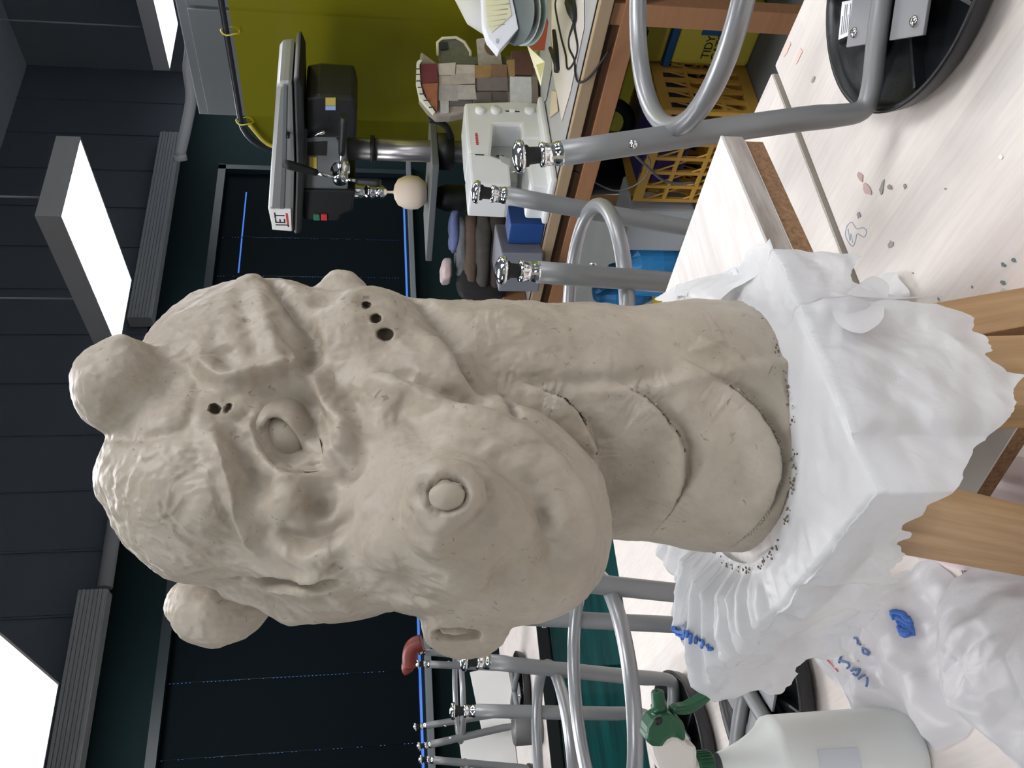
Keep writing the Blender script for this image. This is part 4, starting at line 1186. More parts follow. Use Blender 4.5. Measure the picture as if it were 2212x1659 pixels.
for ex_, ey_ in ((612,353),(744,250),(822,396)):
    tip = dp(ex_, ey_, DX-.19); d0 = tip-hub2; d0 /= np.linalg.norm(d0); Lh = np.linalg.norm(tip-hub2)
    arm = MB().tube([hub2, hub2+d0*Lh*.45], .0065, 8).build('feed_lever', M_CHROME, drill)
    MB().tube([hub2+d0*Lh*.42, hub2+d0*Lh*.5, hub2+d0*Lh*.9, tip], [.012,.013,.017,.015], 12).build('grip', M_BLACKP, arm)
MB().tube([dp(666,295,DX-.09), dp(699,286,DX-.12)], .0065, 8).build('belt_lever', M_CHROME, drill)
ch = dp(770,413)
MB().lathe([(.030,.03),(.030,-.02),(.024,-.025),(.024,-.035),(.030,-.04),(.030,-.065),(.024,-.07),(.024,-.08),(.029,-.085),(.026,-.105),(.012,-.12),(.006,-.122),(.006,-.19),(.010,-.2),(0,-.2)], ch, n=24).build('chuck', M_CHROME, drill)
bc = dp(896,416); brad = np.linalg.norm(dp(896,390)-dp(896,443))/2
bz = t0[2]-.017
tag(MB().lathe([(.0,.0),(.6*brad,.004),(brad*.95,brad*.55),(brad,brad),(brad*.95,brad*1.3),(brad*.75,brad*1.72),(brad*.4,brad*1.92),(0,brad*2)], (DX, bc[1], bz), n=32).build('wooden_ball', mat('pale_ball', srgb(222,206,190), .6)), 'pale round ball clamped on the drill press table', 'ball')

# ---- sewing machine facing the camera
SY = 2.05
def sp(x, y, Y=SY): return ony(x, y, Y)
sew = thing('sewing_machine', 'white sewing machine with dials on its right pillar, on the bench', 'sewing machine', (2.3, SY+.09, TZ))
M_SEW = mat('sewing_white', srgb(226,228,230), .35)
def face_prism(pts, y0, y1, name, m_, parent, bevel=.006):
    P = [sp(a, b) for a, b in pts]; P = [np.array([p[0], y0, p[2]]) for p in P]
    return MB().prism(P, (0, y1-y0, 0)).build(name, m_, parent, bevel=bevel)
face_prism(((1003,222),(1008,300),(1012,328),(1060,340),(1066,268),(1126,268),(1128,300),(1182,300),(1176,220),(1120,218)), SY, SY+.15, 'arm_and_pillar', M_SEW, sew, .010)
face_prism(((1012,330),(1018,398),(1104,402),(1100,352),(1062,338)), SY-.004, SY+.15, 'head_cover', M_SEW, sew, .008)
face_prism(((1064,268),(1064,345),(1126,345),(1124,268)), SY+.10, SY+.16, 'throat_panel', mat('throat_grey', srgb(176,180,178), .5), sew, .003)
bd = MB(); p0, p1 = sp(1128,222), sp(1140,402)
MB().box(((p0[0]+p1[0])/2, SY+.080, TZ+.045), (abs(p0[0]-p1[0]), .15, .072)).build('free_arm_bed', M_SEW, sew, bevel=.012)
MB().box(((p0[0]+p1[0])/2-.02, SY+.055, TZ+.012), (abs(p0[0]-p1[0])+.0, .21, .022)).build('base_plate', M_SEW, sew, bevel=.01)
for x, nm in ((1037,'stitch_dial'),(1070,'stitch_dial'),(1143,'stitch_dial')):
    MB().lathe([(.0175,0),(.0175,.012),(.015,.016),(0,.017)], sp(x,241)+np.array([0,-.0,0]), (0,-1,0), 22).build(nm, M_SEW, sew)
c_ = sp(1106,241); MB().box(c_+np.array([0,-.006,0]), (.012,.012,.02)).build('slider', M_SEW, sew, bevel=.003)
MB().box(c_+np.array([-.0,-.001,-.002]), (.003,.003,.05)).build('slider_slot', M_BLACKP, sew)
MB().lathe([(.024,0),(.026,.006),(.026,.018),(.02,.022),(0,.022)], (sp(1035,220)[0]-.002, SY+.08, sp(1035,220)[2]), (1,0,0), 24).build('hand_wheel', M_SEW, sew)
t_ = sp(1030,300,SY-.001); lg = MB()
for k in range(7): lg.box(t_+np.array([(k-3)*.0085, 0, 0]), (.0062, .0008, .008+.001*(k % 2)))
lg.build('red_logo', mat('logo_red', srgb(196,60,60), .5), sew)
MB().box(sp(1036,335,SY-.003), (.004,.004,.03)).build('thread_slot', M_BLACKP, sew); MB().box(sp(1080,337,SY-.003), (.004,.004,.024)).build('thread_slot', M_BLACKP, sew)
face_prism(((1078,338),(1082,352),(1102,362),(1102,345)), SY-.006, SY-.001, 'lamp_window', mat('lamp_window_grey', srgb(170,172,174), .4), sew, .001)
MB().tube([sp(1104,372,SY+.05), sp(1128,372,SY+.05)], .004, 8).build('needle_bar', M_CHROME, sew)
tag(MB().box((2.16, 2.30, TZ+.062), (.10,.09,.12), rotz(.1)).build('blue_box', mat('box_blue', srgb(34,74,140), .5), None, bevel=.004), 'small blue box on the bench behind the sewing machine head', 'box')

# ---- patchwork tower behind the sewing machine
TD = 3.12
tow = thing('patchwork_tower', 'papered castle tower in maroon, brown and grey patches with a white rim', 'model tower', onz(1165,150,TZ))
_f = np.array([FWD[0], FWD[1], 0]); _f /= np.linalg.norm(_f)
def tprism(pts, d0, d1, name, col, parent=tow, bevel=.0, rough=.8):
    P = [at(x, y, TD) for x, y in pts]; c0 = sum(P)/len(P)
    P = [p+_f*d0 for p in P]
    return MB().prism(P, _f*(d1-d0)).build(name, mat('patch_%d_%d_%d' % col, srgb(*col), rough, noise=(40, .22, None, None)), parent, bevel=bevel)
tprism(((905,140),(910,105),(946,132),(1160,140),(1166,218),(1060,228),(975,245),(945,246),(925,228),(908,205)), .02, .11, 'tower_core', (150,140,130), bevel=.01)
tprism(((908,138),(945,137),(946,178),(910,180)), 0, .022, 'paper_patch', (104,42,46))
tprism(((911,181),(946,179),(944,240),(926,222)), 0, .022, 'paper_patch', (150,92,64))
tprism(((900,135),(905,130),(912,132),(906,140),(908,180),(914,205),(940,243),(936,246),(906,212),(899,180)), -.005, .022, 'white_rim', (220,218,204))
pc = ((946,136,985,160,(186,176,164)),(948,160,975,182,(176,164,150)),(975,158,1026,180,(168,160,150)),(946,182,990,214,(160,154,150)),(990,180,1028,212,(172,166,160)),
      (985,136,1026,158,(182,172,160)),(1026,140,1062,166,(146,116,72)),(1062,136,1098,164,(122,96,72)),(1098,128,1112,162,(150,122,76)),(1108,106,1152,160,(92,62,52)),
      (1030,166,1098,196,(112,102,100)),(1020,198,1062,222,(96,90,86)),(1062,196,1098,222,(92,80,76)),(1102,162,1150,222,(202,204,204)),(950,214,972,244,(170,166,162)),(972,214,1020,226,(90,84,80)),(1150,166,1162,222,(120,110,100)))
for a, b, c, d, col in pc:
    rr = random.Random(a*b); j = lambda v: v+rr.uniform(-2.5, 2.5)
    tprism(((j(a),j(b)),(j(c),j(b)),(j(c),j(d)),(j(a),j(d))), rr.uniform(.004,.012), .024, 'paper_patch', col)
for k in range(7):
    a = ((901,150),(901,162),(902,176),(905,190),(909,204),(918,218),(929,233))[k]
    tprism(((a[0]-3,a[1]-1),(a[0]+9,a[1]-1),(a[0]+9,a[1]+1.2),(a[0]-3,a[1]+1.2)), -.007, -.004, 'rim_mark', (60,62,54))
def fan(outline, dep, label, name, col, cat):
    P = [at(x, y, dep) for x, y in outline]; o = thing(name, label, cat, onz(1160, outline[0][1], TZ))
    MB().prism(P, _f*.02).build('board', mat('c_%d_%d_%d' % col, srgb(*col), .8, noise=(60, .35, None, None)), o); return o
fn = fan([(945,92),(955,82),(985,80),(1003,90),(1016,112),(1016,122),(1150,122),(1150,138),(950,138)], TD+.13, 'grey-green paper shield shape standing behind the tower', 'paper_shield', (122,124,104), 'paper craft')
MB().prism([at(x, y, TD+.12) for x, y in ((950,92),(966,90),(968,106),(952,108))], _f*.005).build('dark_square', mat('dark_patch', srgb(46,48,48), .8), fn)
MB().tube([at(x, y, TD+.12) for x, y in ((946,120),(945,92),(955,83),(985,81),(1003,91),(1016,112),(1016,121))], .006, 6).build('pale_rim', mat('rim_cream', srgb(214,210,190), .7), fn)
fn2 = fan([(1030,84),(1075,78),(1085,140),(1150,140),(1150,150),(1036,150)], TD+.09, 'pale card with a brown oval beside the tower', 'printed_card', (190,182,174), 'card')
MB().prism([at(1060+13*math.cos(t)+.4*9*math.sin(t), 103+16*math.sin(t), TD+.085) for t in np.linspace(0, 2*PI, 17)[:-1]], _f*.004).build('brown_oval', mat('oval_brown', srgb(110,84,62), .7), fn2)

# ---- papers, package, plates, tools on the bench
def bpt(x, y, z=0.0): return onz(x, y, TZ+z)
wp = thing('white_package', 'white paper package with a pale yellow grid panel standing at the top edge', 'package', bpt(1150,40))
PD = 2.62
def card(pts, d0, thick, name, col, parent, rough=.6):
    return MB().prism([at(x, y, PD)+_f*d0 for x, y in pts], _f*thick).build(name, mat('k_%d_%d_%d' % col, srgb(*col), rough), parent, bevel=.002)
card(((1043,0),(1045,50),(1055,82),(1078,110),(1120,62),(1112,20),(1098,-40),(1040,-40)), 0, .05, 'package_body', (236,238,246), wp)
card(((1048,-38),(1047,2),(1054,60),(1062,72),(1106,34),(1098,-4),(1092,-38)), -.003, .003, 'grid_panel', (228,226,196), wp)
for k in range(9): 
    y = -30+11*k; MB().tube([at(1049+.15*max(0,k-5)*6, y, PD-.0035), at(1100-.3*max(0,k-4)*8, y-6, PD-.0035)], .0012, 5).build('grid_line', mat('grid_yellow', srgb(214,206,150), .7), wp)
MB().prism([at(1074+3*math.cos(t), 88+5*math.sin(t), PD-.004) for t in np.linspace(0, 2*PI, 11)[:-1]], _f*.003).build('grey_logo', mat('logo_grey', srgb(186,190,200), .6), wp)
rl = thing('paper_roll', 'white rolled paper leaning behind the package at the top edge', 'paper roll', bpt(1130,10,.0)+_f*.1)
MB().tube([at(1008,-30,2.85), at(1040,20,2.85), at(1085,60,2.85)], [.055,.065,.05], 18).build('roll', M_PAPER, rl)
for k, (y, col, lab) in enumerate(((55,(150,168,164),'pale green plate at the bottom of the tilted stack by the package'),(46,(196,204,202),'grey-white plate in the middle of the tilted stack by the package'),(66,(96,104,106),'dark grey plate on top of the tilted stack by the package'))):
    ax = np.array([-.35,-.25,.9]); cc = at(1150, 30, 2.64)+ax*.022*k
    tag(MB().lathe([(0,0),(.065,0),(.088,.010),(.092,.013),(.086,.013),(.065,.005),(0,.005)], cc, ax, 36).build('plate', mat('plate_%d' % k, srgb(*col), .3)), lab, 'plate', 'plates in a tilted stack')
tag(MB().box(bpt(1165,90,.03)+np.array([.05,0,0]), (.06,.10,.055), rotz(.2)).build('orange_box', mat('box_orange', srgb(168,82,50), .6), None, bevel=.003), 'small rust-orange box lying beside the plates', 'box')
fo = thing('folded_card', 'pale yellow folded card leaning against the tower foot', 'card', bpt(1165,130))
f1 = [at(1139,98,2.72), at(1177,134,2.66), at(1168,185,2.7)]
MB().prism(f1, _f*.004).build('front_flap', mat('cream_card', srgb(228,222,186), .7), fo)
MB().prism([at(1158,140,2.655), at(1177,134,2.655), at(1168,172,2.655)], _f*.003).build('yellow_flap', mat('yellow_card', srgb(222,218,150), .7), fo)
def paper(pts, label, col=(214,208,202), z=.001, name='paper_sheet', group='papers on the bench'):
    return tag(MB().prism([bpt(x, y, z) for x, y in pts], (0,0,.0012)).build(name, mat('sheet_%d_%d_%d' % col, srgb(*col), .7, noise=(9, .06, None, None))), label, 'paper', group)
paper(((1180,-20),(1186,110),(1214,262),(1232,200),(1262,60),(1262,-20)), 'long white paper sheet along the bench edge under the cord')
paper(((1192,196),(1202,198),(1206,240),(1188,254)), 'small cream paper scrap in front of the sewing machine', (206,190,164), .003)
paper(((1168,-20),(1190,-20),(1192,150),(1180,215),(1166,230)), 'crumpled grey wrapping sheet beside the sewing machine', (168,170,174), .0025, 'wrapping_sheet')
pl = thing('black_pliers', 'black pliers lying open on the white paper', 'pliers', bpt(1204,110))
MB().tube([bpt(1196,66,.008), bpt(1202,112,.008), bpt(1204,154,.008)], [.006,.010,.012], 8).build('handle', M_BLACKP, pl)
MB().tube([bpt(1188,104,.008), bpt(1196,122,.008), bpt(1203,140,.008)], [.006,.009,.01], 8).build('handle', M_BLACKP, pl)
cd = thing('power_lead', 'black power cord with a plug looping over the bench front', 'cord', bpt(1225,100))
MB().tube(smooth_path([bpt(1203,-10,.004), bpt(1200,18,.004), bpt(1212,80,.004), bpt(1222,118,.004), bpt(1226,148,.004), bpt(1238,138,.004), bpt(1248,105,.004), bpt(1241,62,.006), bpt(1240,46,.01)], 6), .0035, 8).build('cable', M_BLACKP, cd)
MB().tube(smooth_path([bpt(1240,46,.01), bpt(1230,80,.004), bpt(1230,105,.004), bpt(1241,130,.004), bpt(1243,160,.004), bpt(1252,178,.004), np.array([bx0-.012, bpt(1265,170)[1], TZ-.02]), np.array([bx0-.02, bpt(1280,120)[1], TZ-.05])], 6), .0035, 8).build('cable', M_BLACKP, cd)
MB().tube([bpt(1240,46,.012), bpt(1236,25,.014), bpt(1232,4,.014)], [.006,.016,.018], 10).build('plug', M_BLACKP, cd)

# ---- clothes and boxes at the far end of the bench
cb = onz(1128,560,TZ)
def garment(x, y, wpx, hpx, dep, col, label, rough=.9, name='folded_cloth'):
    c = at(x, y, dep); u = dep/F; K = 26; V = []; fs_ = []
    side = RGT/np.linalg.norm(RGT)
    for i in range(K//2+1):
        th = PI*i/(K//2)
        for j in range(K):
            ph = 2*PI*j/K; sx = math.copysign(abs(math.cos(ph))**.6, math.cos(ph)); sy = math.copysign(abs(math.sin(ph))**.6, math.sin(ph))
            st = math.sin(th)**.6; ct_ = math.copysign(abs(math.cos(th))**.6, math.cos(th))
            V.append(c+side*wpx/2*u*st*sx+_f*.10*st*sy+np.array([0,0,hpx/2*u*ct_]))
    V = np.array(V); V = V+(V-c)/(np.linalg.norm(V-c, axis=1)[:,None]+1e-9)*(.014*fbm(V, 25, 2, int(x)))[:,None]
    for i in range(K//2):
        for j in range(K): fs_.append((i*K+j, i*K+(j+1) % K, (i+1)*K+(j+1) % K, (i+1)*K+j))
    return tag(MB().add(V, fs_, True).build(name, mat('cl_%d_%d_%d' % col, srgb(*col), rough, noise=(30, .3, None, None))), label, 'cloth', 'clothes heaped on the bench end')
GD = 3.45
for x, y, wp_, hp_, dd, col, lab in (
    (1072,540,170,44,0,(58,48,44),'dark brown folded garment at the bottom of the clothes heap'),
    (1040,545,165,36,.0,(74,70,66),'charcoal grey garment in the middle of the clothes heap'),
    (1014,540,150,30,.02,(92,76,66),'taupe garment near the top of the clothes heap'),
    (994,535,120,22,.04,(106,108,112),'grey folded garment on top of the clothes heap'),
    (980,500,80,18,.04,(92,104,150),'blue cloth hanging over the top of the clothes heap'),
    (1040,612,70,100,.05,(24,24,26),'black bag at the left end of the clothes heap'),
    (963,585,46,20,.06,(210,190,190),'white and red cloth on the very top of the clothes heap')):
    garment(x, y, wp_, hp_, GD+dd, col, lab)
gb = at(1130,550,3.2)
tag(MB().box(np.array([gb[0]+.02, gb[1]+.04, TZ+.075]), (.22,.16,.15), rotz(.35)).build('grey_storage_box', mat('storage_grey', srgb(120,122,132), .5), None, bevel=.006), 'grey box on the bench in front of the clothes', 'box')
wb = onz(1140,632,TZ)
tag(MB().box(np.array([wb[0]+.02, wb[1]+.1, TZ+.045]), (.16,.12,.09), rotz(.2)).build('wood_block', M_ORANGE, None, bevel=.004), 'brown wooden block on the bench beside the dragon neck', 'wood block')
tag(MB().box(np.array([2.32, 2.62, TZ+.06]), (.14,.12,.12), rotz(-.2)).build('black_case', M_BLACKP, None, bevel=.008), 'small black case on the bench between the sewing machine and clothes', 'case')

# ---- under the bench
M_CRATE = mat('crate_yellow', srgb(206,160,72), .5)
def crate(x0, x1, y0, y1, z0, z1, label, m_=M_CRATE):
    root = thing('milk_crate', label, 'crate', ((x0+x1)/2, (y0+y1)/2, z0))
    t = .012
    def wall(a, b, n_in):
        a, b = np.array(a, float), np.array(b, float); L_ = np.linalg.norm(b-a); d = (b-a)/L_; R = frame(d); H = z1-z0
        mb = MB(); mid = (a+b)/2
        for zz, hh in ((z0+.02,.04),(z1-.018,.036),(z0+H*.36,.012),(z0+H*.66,.012)): mb.box(mid+np.array([0,0,zz]), (L_, t, hh), R)
        n = 6
        for k in range(n+1): mb.box(a+d*(L_*k/n*.98+.01*L_)+np.array([0,0,(z0+z1)/2]), (.014, t*.9, H), R)
        for k in range(n):
            for q in (0, 1):
                s0 = a+d*(L_*k/n)+np.array([0,0,z0+.04+(H-.08)*q*.5]); s1 = a+d*(L_*(k+1)/n)+np.array([0,0,z0+.04+(H-.08)*(q+1)*.5])
                mb.tube([s0, s1], .0035, 5)
        mb.build('lattice_wall', m_, root)
    wall((x0,y0,0),(x0,y1,0),0); wall((x0,y0,0),(x1,y0,0),0); wall((x1,y0,0),(x1,y1,0),0); wall((x0,y1,0),(x1,y1,0),0)
    MB().box(((x0+x1)/2,(y0+y1)/2,z0+.006), (x1-x0,y1-y0,.012)).build('crate_floor', m_, root)
    return root
crate(2.24, 2.55, 1.835, 2.24, LS+.001, .425, 'yellow lattice milk crate under the bench')
tag(MB().box((2.40,2.04,.34), (.24,.3,.16), rotz(.1)).build('purple_binder', mat('binder_purple', srgb(56,44,104), .5), None, bevel=.003), 'dark purple binder sticking out of the milk crate', 'binder')
def bucket(y, z, label, X=2.46):
    b = thing('litter_bucket', label, 'bucket', (X+.1, y, z), 'yellow litter buckets')
    M_Y = mat('bucket_yellow', srgb(190,176,66), .45)
    MB().box((X+.11, y, z+.14), (.22, .22, .28)).build('bucket_body', M_Y, b, bevel=.02, seg=3)
    MB().box((X+.11, y, z+.292), (.235, .235, .024)).build('lid', mat('lid_blue', srgb(20,74,116), .45), b, bevel=.006)
    lb_ = MB().box((X-.0012, y-.045, z+.145), (.002, .07, .12)).build('blue_panel', mat('panel_blue', srgb(28,78,130), .5), b)
    lettering('TIDY', (X-.0025, y+.035, z+.165), (0,-1,0), (0,0,1), .030, mat('print_black', srgb(30,32,20), .6), b)
    lettering('CATS', (X-.0025, y+.035, z+.130), (0,-1,0), (0,0,1), .030, mat('print_black', srgb(30,32,20), .6), b)
    MB().box((X-.0012, y+.035, z+.085), (.002, .10, .012)).build('text_bar', mat('print_black', srgb(30,32,20), .6), b)
    return b
bucket(1.712, LS+.001, 'yellow litter bucket with black lettering on the lower shelf')
bucket(1.712, LS+.307, 'yellow litter bucket with blue lid stacked high under the bench rail')
tag(MB().box((2.66,2.02,LS+.13), (.14,.24,.25)).build('black_tote', M_BLACKP, None, bevel=.01), 'black tote box in shadow between bucket and crate', 'tote')
tag(MB().tube([(2.42+.0*t, 2.06+.10*math.cos(t), .55+.10*math.sin(t)) for t in np.linspace(0, 2*PI, 25)[:-1]], .022, 10, closed=True).build('hose_coil', M_BLACKP), 'black hose coil resting on the yellow crate', 'hose coil')
bn = (2.62, 2.42)
tag(MB().lathe([(0,0),(.10,0),(.13,.40),(.135,.40),(.135,.42),(.12,.42),(.095,.02),(0,.02)], (bn[0], bn[1], LS+.001), n=28).build('black_bin', M_BLACKP), 'round black bin under the bench behind the stool leg', 'bin')
M_CLEAR = film('clear_bin', (.75,.78,.82,1), .25, .35, .3)
cbn = thing('clear_tub', 'cloudy clear plastic tub tilted beside the milk crate', 'tub', (2.3,2.38,LS))
MB().box((2.30,2.375,.30), (.20,.20,.24), rotz(.1)).build('tub_body', M_CLEAR, cbn, bevel=.012); MB().box((2.30,2.375,.186+.0), (.16,.16,.2)).build('contents', mat('contents_grey', srgb(140,142,150), .7), cbn)
M_BLUEB = mat('bag_blue', srgb(48,130,190), .35); M_YELB = mat('bag_yellow', srgb(206,186,50), .4)
def soft_bag(c, r, col, label, seed, name='plastic_sack'):
    K = 20; V = []; fs_ = []
    for i in range(K//2+1):
        th = PI*i/(K//2)
        for j in range(K):
            ph = 2*PI*j/K; V.append((r[0]*math.sin(th)*math.cos(ph), r[1]*math.sin(th)*math.sin(ph), r[2]*math.cos(th)))
    V = np.array(V)+np.array(c); V = V+(V-np.array(c))*(.35*(np.abs(fbm(V, 9, 2, seed))-.3))[:,None]
    V[:,2] = np.maximum(V[:,2], LS+.002)
    for i in range(K//2):
        for j in range(K): fs_.append((i*K+j, i*K+(j+1) % K, (i+1)*K+(j+1) % K, (i+1)*K+j))
    return tag(MB().add(V, fs_, False).build(name, col), label, 'sack', 'coloured sacks under the bench')
soft_bag((2.22,2.55,.24), (.08,.06,.15), M_BLUEB, 'bright blue plastic sack next to the milk crate', 5)
soft_bag((2.24,2.67,.27), (.09,.06,.17), M_BLUEB, 'blue plastic sack seen between the two middle stool legs', 12)
soft_bag((2.24,2.79,.33), (.07,.06,.13), M_BLUEB, 'small blue plastic sack nearest the dragon neck', 17)
soft_bag((2.20,2.56,.11), (.06,.09,.10), M_YELB, 'yellow plastic sack below the blue sacks', 23)
soft_bag((2.30,2.80,.14), (.09,.05,.14), M_YELB, 'yellow plastic sack low down beside the dragon neck', 29)
cdb = thing('grey_cable', 'thin grey cable looping below the bench rail', 'cable', (2.1,2.1,.5))
MB().tube(smooth_path([onx(x, y, 2.10) for x, y in ((1232,370),(1262,380),(1300,402),(1335,412),(1372,400),(1395,380),(1404,352),(1396,330))], 5), .003, 8).build('cable_loop', M_GREYMETAL, cdb)
MB().tube(smooth_path([onx(x, y, 2.10) for x, y in ((1368,332),(1400,362),(1430,388),(1460,396),(1500,394))], 5), .0045, 8).build('cable_loop', M_GREYMETAL, cdb)
# ================================================================== spray bottle
bb = onz(1958,1627,TZ)
SB = thing('spray_bottle', 'cloudy white spray bottle with a green and white trigger head', 'spray bottle', bb)
def bottle_mat():
    mt = bpy.data.materials.new('bottle_hdpe'); mt.use_nodes = True; b = mt.node_tree.nodes['Principled BSDF']
    b.inputs['Base Color'].default_value = (.80,.83,.82,1); b.inputs['Roughness'].default_value = .38
    b.inputs['Subsurface Weight'].default_value = .6; b.inputs['Subsurface Radius'].default_value = (.03,.03,.03); b.inputs['Subsurface Scale'].default_value = .6
    return mt
depb = (bb-CAM) @ FWD
def zat(x):                             # height on the bottle axis seen at picture x
    q = ray(x, 1627); t = ((bb[0]-CAM[0])*q[0]+(bb[1]-CAM[1])*q[1])/(q[0]**2+q[1]**2); return CAM[2]+q[2]*t-TZ
u = depb/F
zc, zs_ = zat(1531), zat(1672)
rb_ = 97*u; rc = 33*u
prof = [(0,.0),(rb_*.9,0),(rb_*.985,.004),(rb_,.012),(rb_,zs_*.5),(rb_,zs_),(rb_*.98,zs_+.006)]
for k in range(1, 9):
    t = k/8; prof.append((rb_*.98+(rc*.98-rb_*.98)*(t**1.0*(1.35-.35*t)), zs_+.006+(zc-.012-zs_-.006)*(t**1.25)))
prof += [(rc*.94, zc-.008)]
MB().lathe(prof, bb, n=56).build('bottle_body', bottle_mat(), SB)
M_GRN = mat('trigger_green', srgb(34,92,62), .4, noise=(60, .3, srgb(120,150,132), None))
MATS['trigger_green'].node_tree.nodes['Color Ramp'].color_ramp.elements[0].position = .22; MATS['trigger_green'].node_tree.nodes['Color Ramp'].color_ramp.elements[1].position = .34
MATS['trigger_green'].node_tree.nodes['Color Ramp'].color_ramp.elements[0].color = srgb(150,172,156); MATS['trigger_green'].node_tree.nodes['Color Ramp'].color_ramp.elements[1].color = srgb(28,84,56)
M_WHT = mat('sprayer_white', srgb(222,218,212), .4)
zc0 = zat(1531); zc1 = zat(1498)
col_ = MB(); col_.lathe([(rc*.9,zc0-.001),(rc*1.08,zc0),(rc*1.1,zc0+.002),(rc*1.08,zc1-.002),(rc*1.02,zc1),(rc*.6,zc1)], bb, n=40); cap_ = col_.build('collar', M_GRN, SB)
rg_ = MB()
for k in range(28):
    a = 2*PI*k/28; rg_.box(bb+np.array([rc*1.09*math.cos(a), rc*1.09*math.sin(a), (zc0+zc1)/2]), (.002,.0016,(zc1-zc0)*.8), rotz(a))
rg_.build('grip_rib', M_GRN, cap_)
MB().lathe([(rc*.8,zc1-.001),(rc*.95,zc1+.001),(rc*.62,zc1+.008),(rc*.62,zat(1468)),(0,zat(1468))], bb, n=32).build('white_neck', M_WHT, SB)
rr_ = np.array([RGT[0], RGT[1], 0]); rr_ /= np.linalg.norm(rr_); fh = np.array([FWD[0], FWD[1], 0]); fh /= np.linalg.norm(fh)
def bp_(x, y):                           # point of the vertical plane through the bottle axis that faces the camera
    q = ray(x, y); t = ((bb-CAM) @ fh)/(q @ fh); return CAM+q*t
def tpr(pts, wd, name, m_, parent, bevel=.003):
    P = [bp_(x, y)-fh*wd/2 for x, y in pts]; return MB().prism(P, fh*wd).build(name, m_, parent, bevel=bevel)
tpr(((1498,1605),(1478,1598),(1466,1584),(1440,1580),(1425,1590),(1398,1594),(1404,1622),(1420,1659),(1430,1668),(1498,1650)), .026, 'white_shroud', M_WHT, SB, .005)
hdg = tpr(((1390,1575),(1386,1588),(1398,1602),(1424,1604),(1430,1590),(1450,1580),(1466,1594),(1474,1584),(1472,1562),(1468,1552),(1445,1532),(1420,1534),(1402,1546),(1392,1562)), .030, 'green_head', M_GRN, SB, .005)
nz0, nz1 = bp_(1424,1540), bp_(1420,1492); ax = nz1-nz0; Ln = np.linalg.norm(ax)
MB().lathe([(.0,-.004),(.0085,-.004),(.0085,Ln*.10)], nz0, ax, 20).build('nozzle_seat', M_WHT, hdg)
MB().lathe([(.0,Ln*.05),(.0088,Ln*.06),(.0088,Ln*.35),(.0075,Ln*.40),(.0072,Ln*.92),(.006,Ln),(.003,Ln),(.003,Ln*.9),(0,Ln*.9)], nz0, ax, 20).build('nozzle', M_GRN, hdg)
MB().lathe([(.0045,0),(.0045,.001),(0,.001)], bp_(1412,1546)-fh*.0152, -fh, 16).build('dark_pivot', M_BLACKP, hdg)
tpts = [(1448,1535),(1468,1540),(1490,1536),(1512,1522),(1535,1502),(1543,1490),(1540,1483),(1532,1482),(1520,1496),(1500,1508),(1478,1520),(1455,1524)]
tpr([ (p[0],p[1]) for p in smooth_path([np.array([a,b,0]) for a,b in tpts], 3, True)], .017, 'trigger', M_GRN, SB, .003)
tag_l = MB().lathe([(rb_*1.0008,zat(1805)),(rb_*1.0012,zat(1805)+.0004),(rb_*1.0012,zat(1722)),(rb_*1.0008,zat(1722)+.0004)], bb, n=56)
# faint blue label seen round the front of the bottle
ang0 = math.atan2(-FWD[1], -FWD[0]); lv = []; lf_ = []
for i in range(15):
    a = ang0-.62+1.24*i/14
    for z in (zat(1808), zat(1722)): lv.append(bb+np.array([rb_*1.003*math.cos(a), rb_*1.003*math.sin(a), z]))
for i in range(14): lf_.append((2*i, 2*i+2, 2*i+3, 2*i+1))
MB().add(lv, lf_, True).build('faded_label', mat('label_faded_blue', srgb(212,218,226), .45), SB)

# ================================================================== loose plastic bags on the near table
BAG = film('bag_film', (.82,.82,.85,1), .33, .12, .3)
BAGP = film('bag_film_pink', (.86,.76,.78,1), .35, .12, .3)
def heap(outline, h, seed, fm, label, amp=.16):
    """crumpled film lying on the table: outline on the table plane in photo pixels"""
    O = [onz(x, y, TZ) for x, y in outline]; rim = smooth_path(O, 10, True); c = sum(O)/len(O); k = len(rim); rings = 60
    V = [c+np.array([0,0,h])]
    for j in range(1, rings+1):
        t = j/rings
        for p in rim: V.append(c+(p-c)*t+np.array([0,0,h*(1-t**2.2)]))
    V = np.array(V); tt = np.concatenate([[0], np.repeat(np.arange(1, rings+1)/rings, k)])
    f1 = folds(V, seed, 7, (.035,.15)); f2 = folds(V, seed+50, 5, (.010,.03))
    V[:,2] += (amp*(f1+.02)+.06*f2)*np.clip((1-tt)*4+.25, 0, 1)
    V[:,:2] += (.5*amp*folds(V+3.1, seed+90, 6, (.02,.08)))[:,None]*(V[:,:2]-c[:2])/(np.linalg.norm(V[:,:2]-c[:2], axis=1)[:,None]+1e-6)
    V[:,2] = np.maximum(V[:,2], TZ+.0012)
    fs_ = [(0, 1+i, 1+(i+1) % k) for i in range(k)]
    for j in range(rings-1):
        for i in range(k): fs_.append((1+j*k+i, 1+(j+1)*k+i, 1+(j+1)*k+(i+1) % k, 1+j*k+(i+1) % k))
    o = MB().add(V, fs_, True).build('plastic_bag', fm); return tag(o, label, 'plastic bag', 'crumpled plastic bags on the near table')
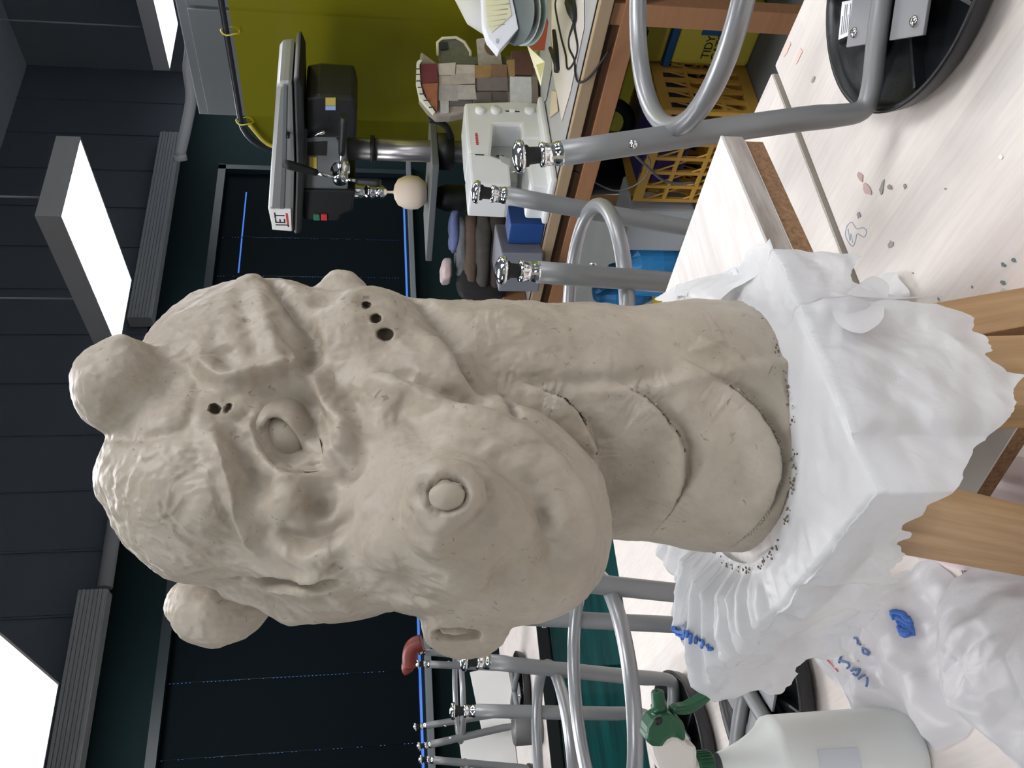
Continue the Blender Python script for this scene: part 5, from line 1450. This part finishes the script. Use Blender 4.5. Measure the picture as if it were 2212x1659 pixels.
bagA = heap([(1752,1392),(1768,1425),(1806,1478),(1856,1528),(1905,1562),(1950,1592),(2010,1618),(2080,1600),(2130,1480),(2110,1320),(2050,1225),(1985,1215),(1920,1265),(1860,1310),(1800,1352)], .040, 3, BAG, 'crumpled white plastic bag with blue printed letters beside the spray bottle')
bagB = heap([(2090,1235),(2075,1320),(2085,1420),(2095,1510),(2130,1590),(2180,1640),(2260,1690),(2380,1640),(2400,1400),(2330,1250),(2200,1215)], .052, 14, BAG, 'plain white plastic bag heaped at the bottom edge in front of the lettered bag')
bagP = heap([(1985,1210),(2010,1080),(2070,1010),(2180,985),(2300,1040),(2330,1160),(2200,1235)], .020, 25, BAGP, 'pinkish plastic bag lying under the stand shelf', .10)
ca = Clay(bagA.data)
def zz(pts): return [(1700+x/5.531, 1250+y/5.531) for x, y in pts]
INK = mat('ink_blue', srgb(96,122,170), .5)
letters = [zz(p) for p in (
    [(610,530),(700,505),(680,550),(760,535),(790,500)], [(720,600),(770,570),(820,590),(815,640),(750,650),(720,600)], [(780,690),(820,700),(830,760),(870,765)],
    [(885,810),(890,880),(940,900),(960,870),(885,810)], [(1005,900),(1012,905)],
    [(630,890),(595,1005)], [(610,950),(700,1000),(720,1040),(690,1080)], [(735,1100),(790,1080),(860,1075)], [(760,1140),(810,1135),(845,1100)], [(830,1185),(925,1130)], [(955,1150),(925,1280)],
    [(575,650),(605,700),(570,790),(530,840),(510,915)])]
strokes('ink_stroke', bagA, ca, letters, .0014, INK, lift=.004)
strokes('blue_arrow', bagA, ca, [zz([(430,710),(460,670),(505,700)]), zz([(470,690),(470,810)]), zz([(445,665),(500,690)])], .0016, BLUE, lift=.004)
strokes('blue_logo', bagA, ca, [zz(p) for p in ([(1210,415),(1340,410),(1420,470),(1480,490)],[(1250,440),(1330,460),(1480,560)],[(1310,520),(1390,560),(1490,600)],[(1330,590),(1400,620),(1500,640)],[(1370,640),(1440,660),(1490,660)])], .0042, BLUE, lift=.002)
strokes('red_stroke', bagA, ca, [zz([(280,790),(325,830)])], .0022, mat('ink_red', srgb(222,110,122), .5), lift=.004)
strokes('red_stroke', bagA, ca, [zz([(370,885),(470,990),(590,1120)])], .0010, mat('ink_red', srgb(222,110,122), .5), lift=.004)
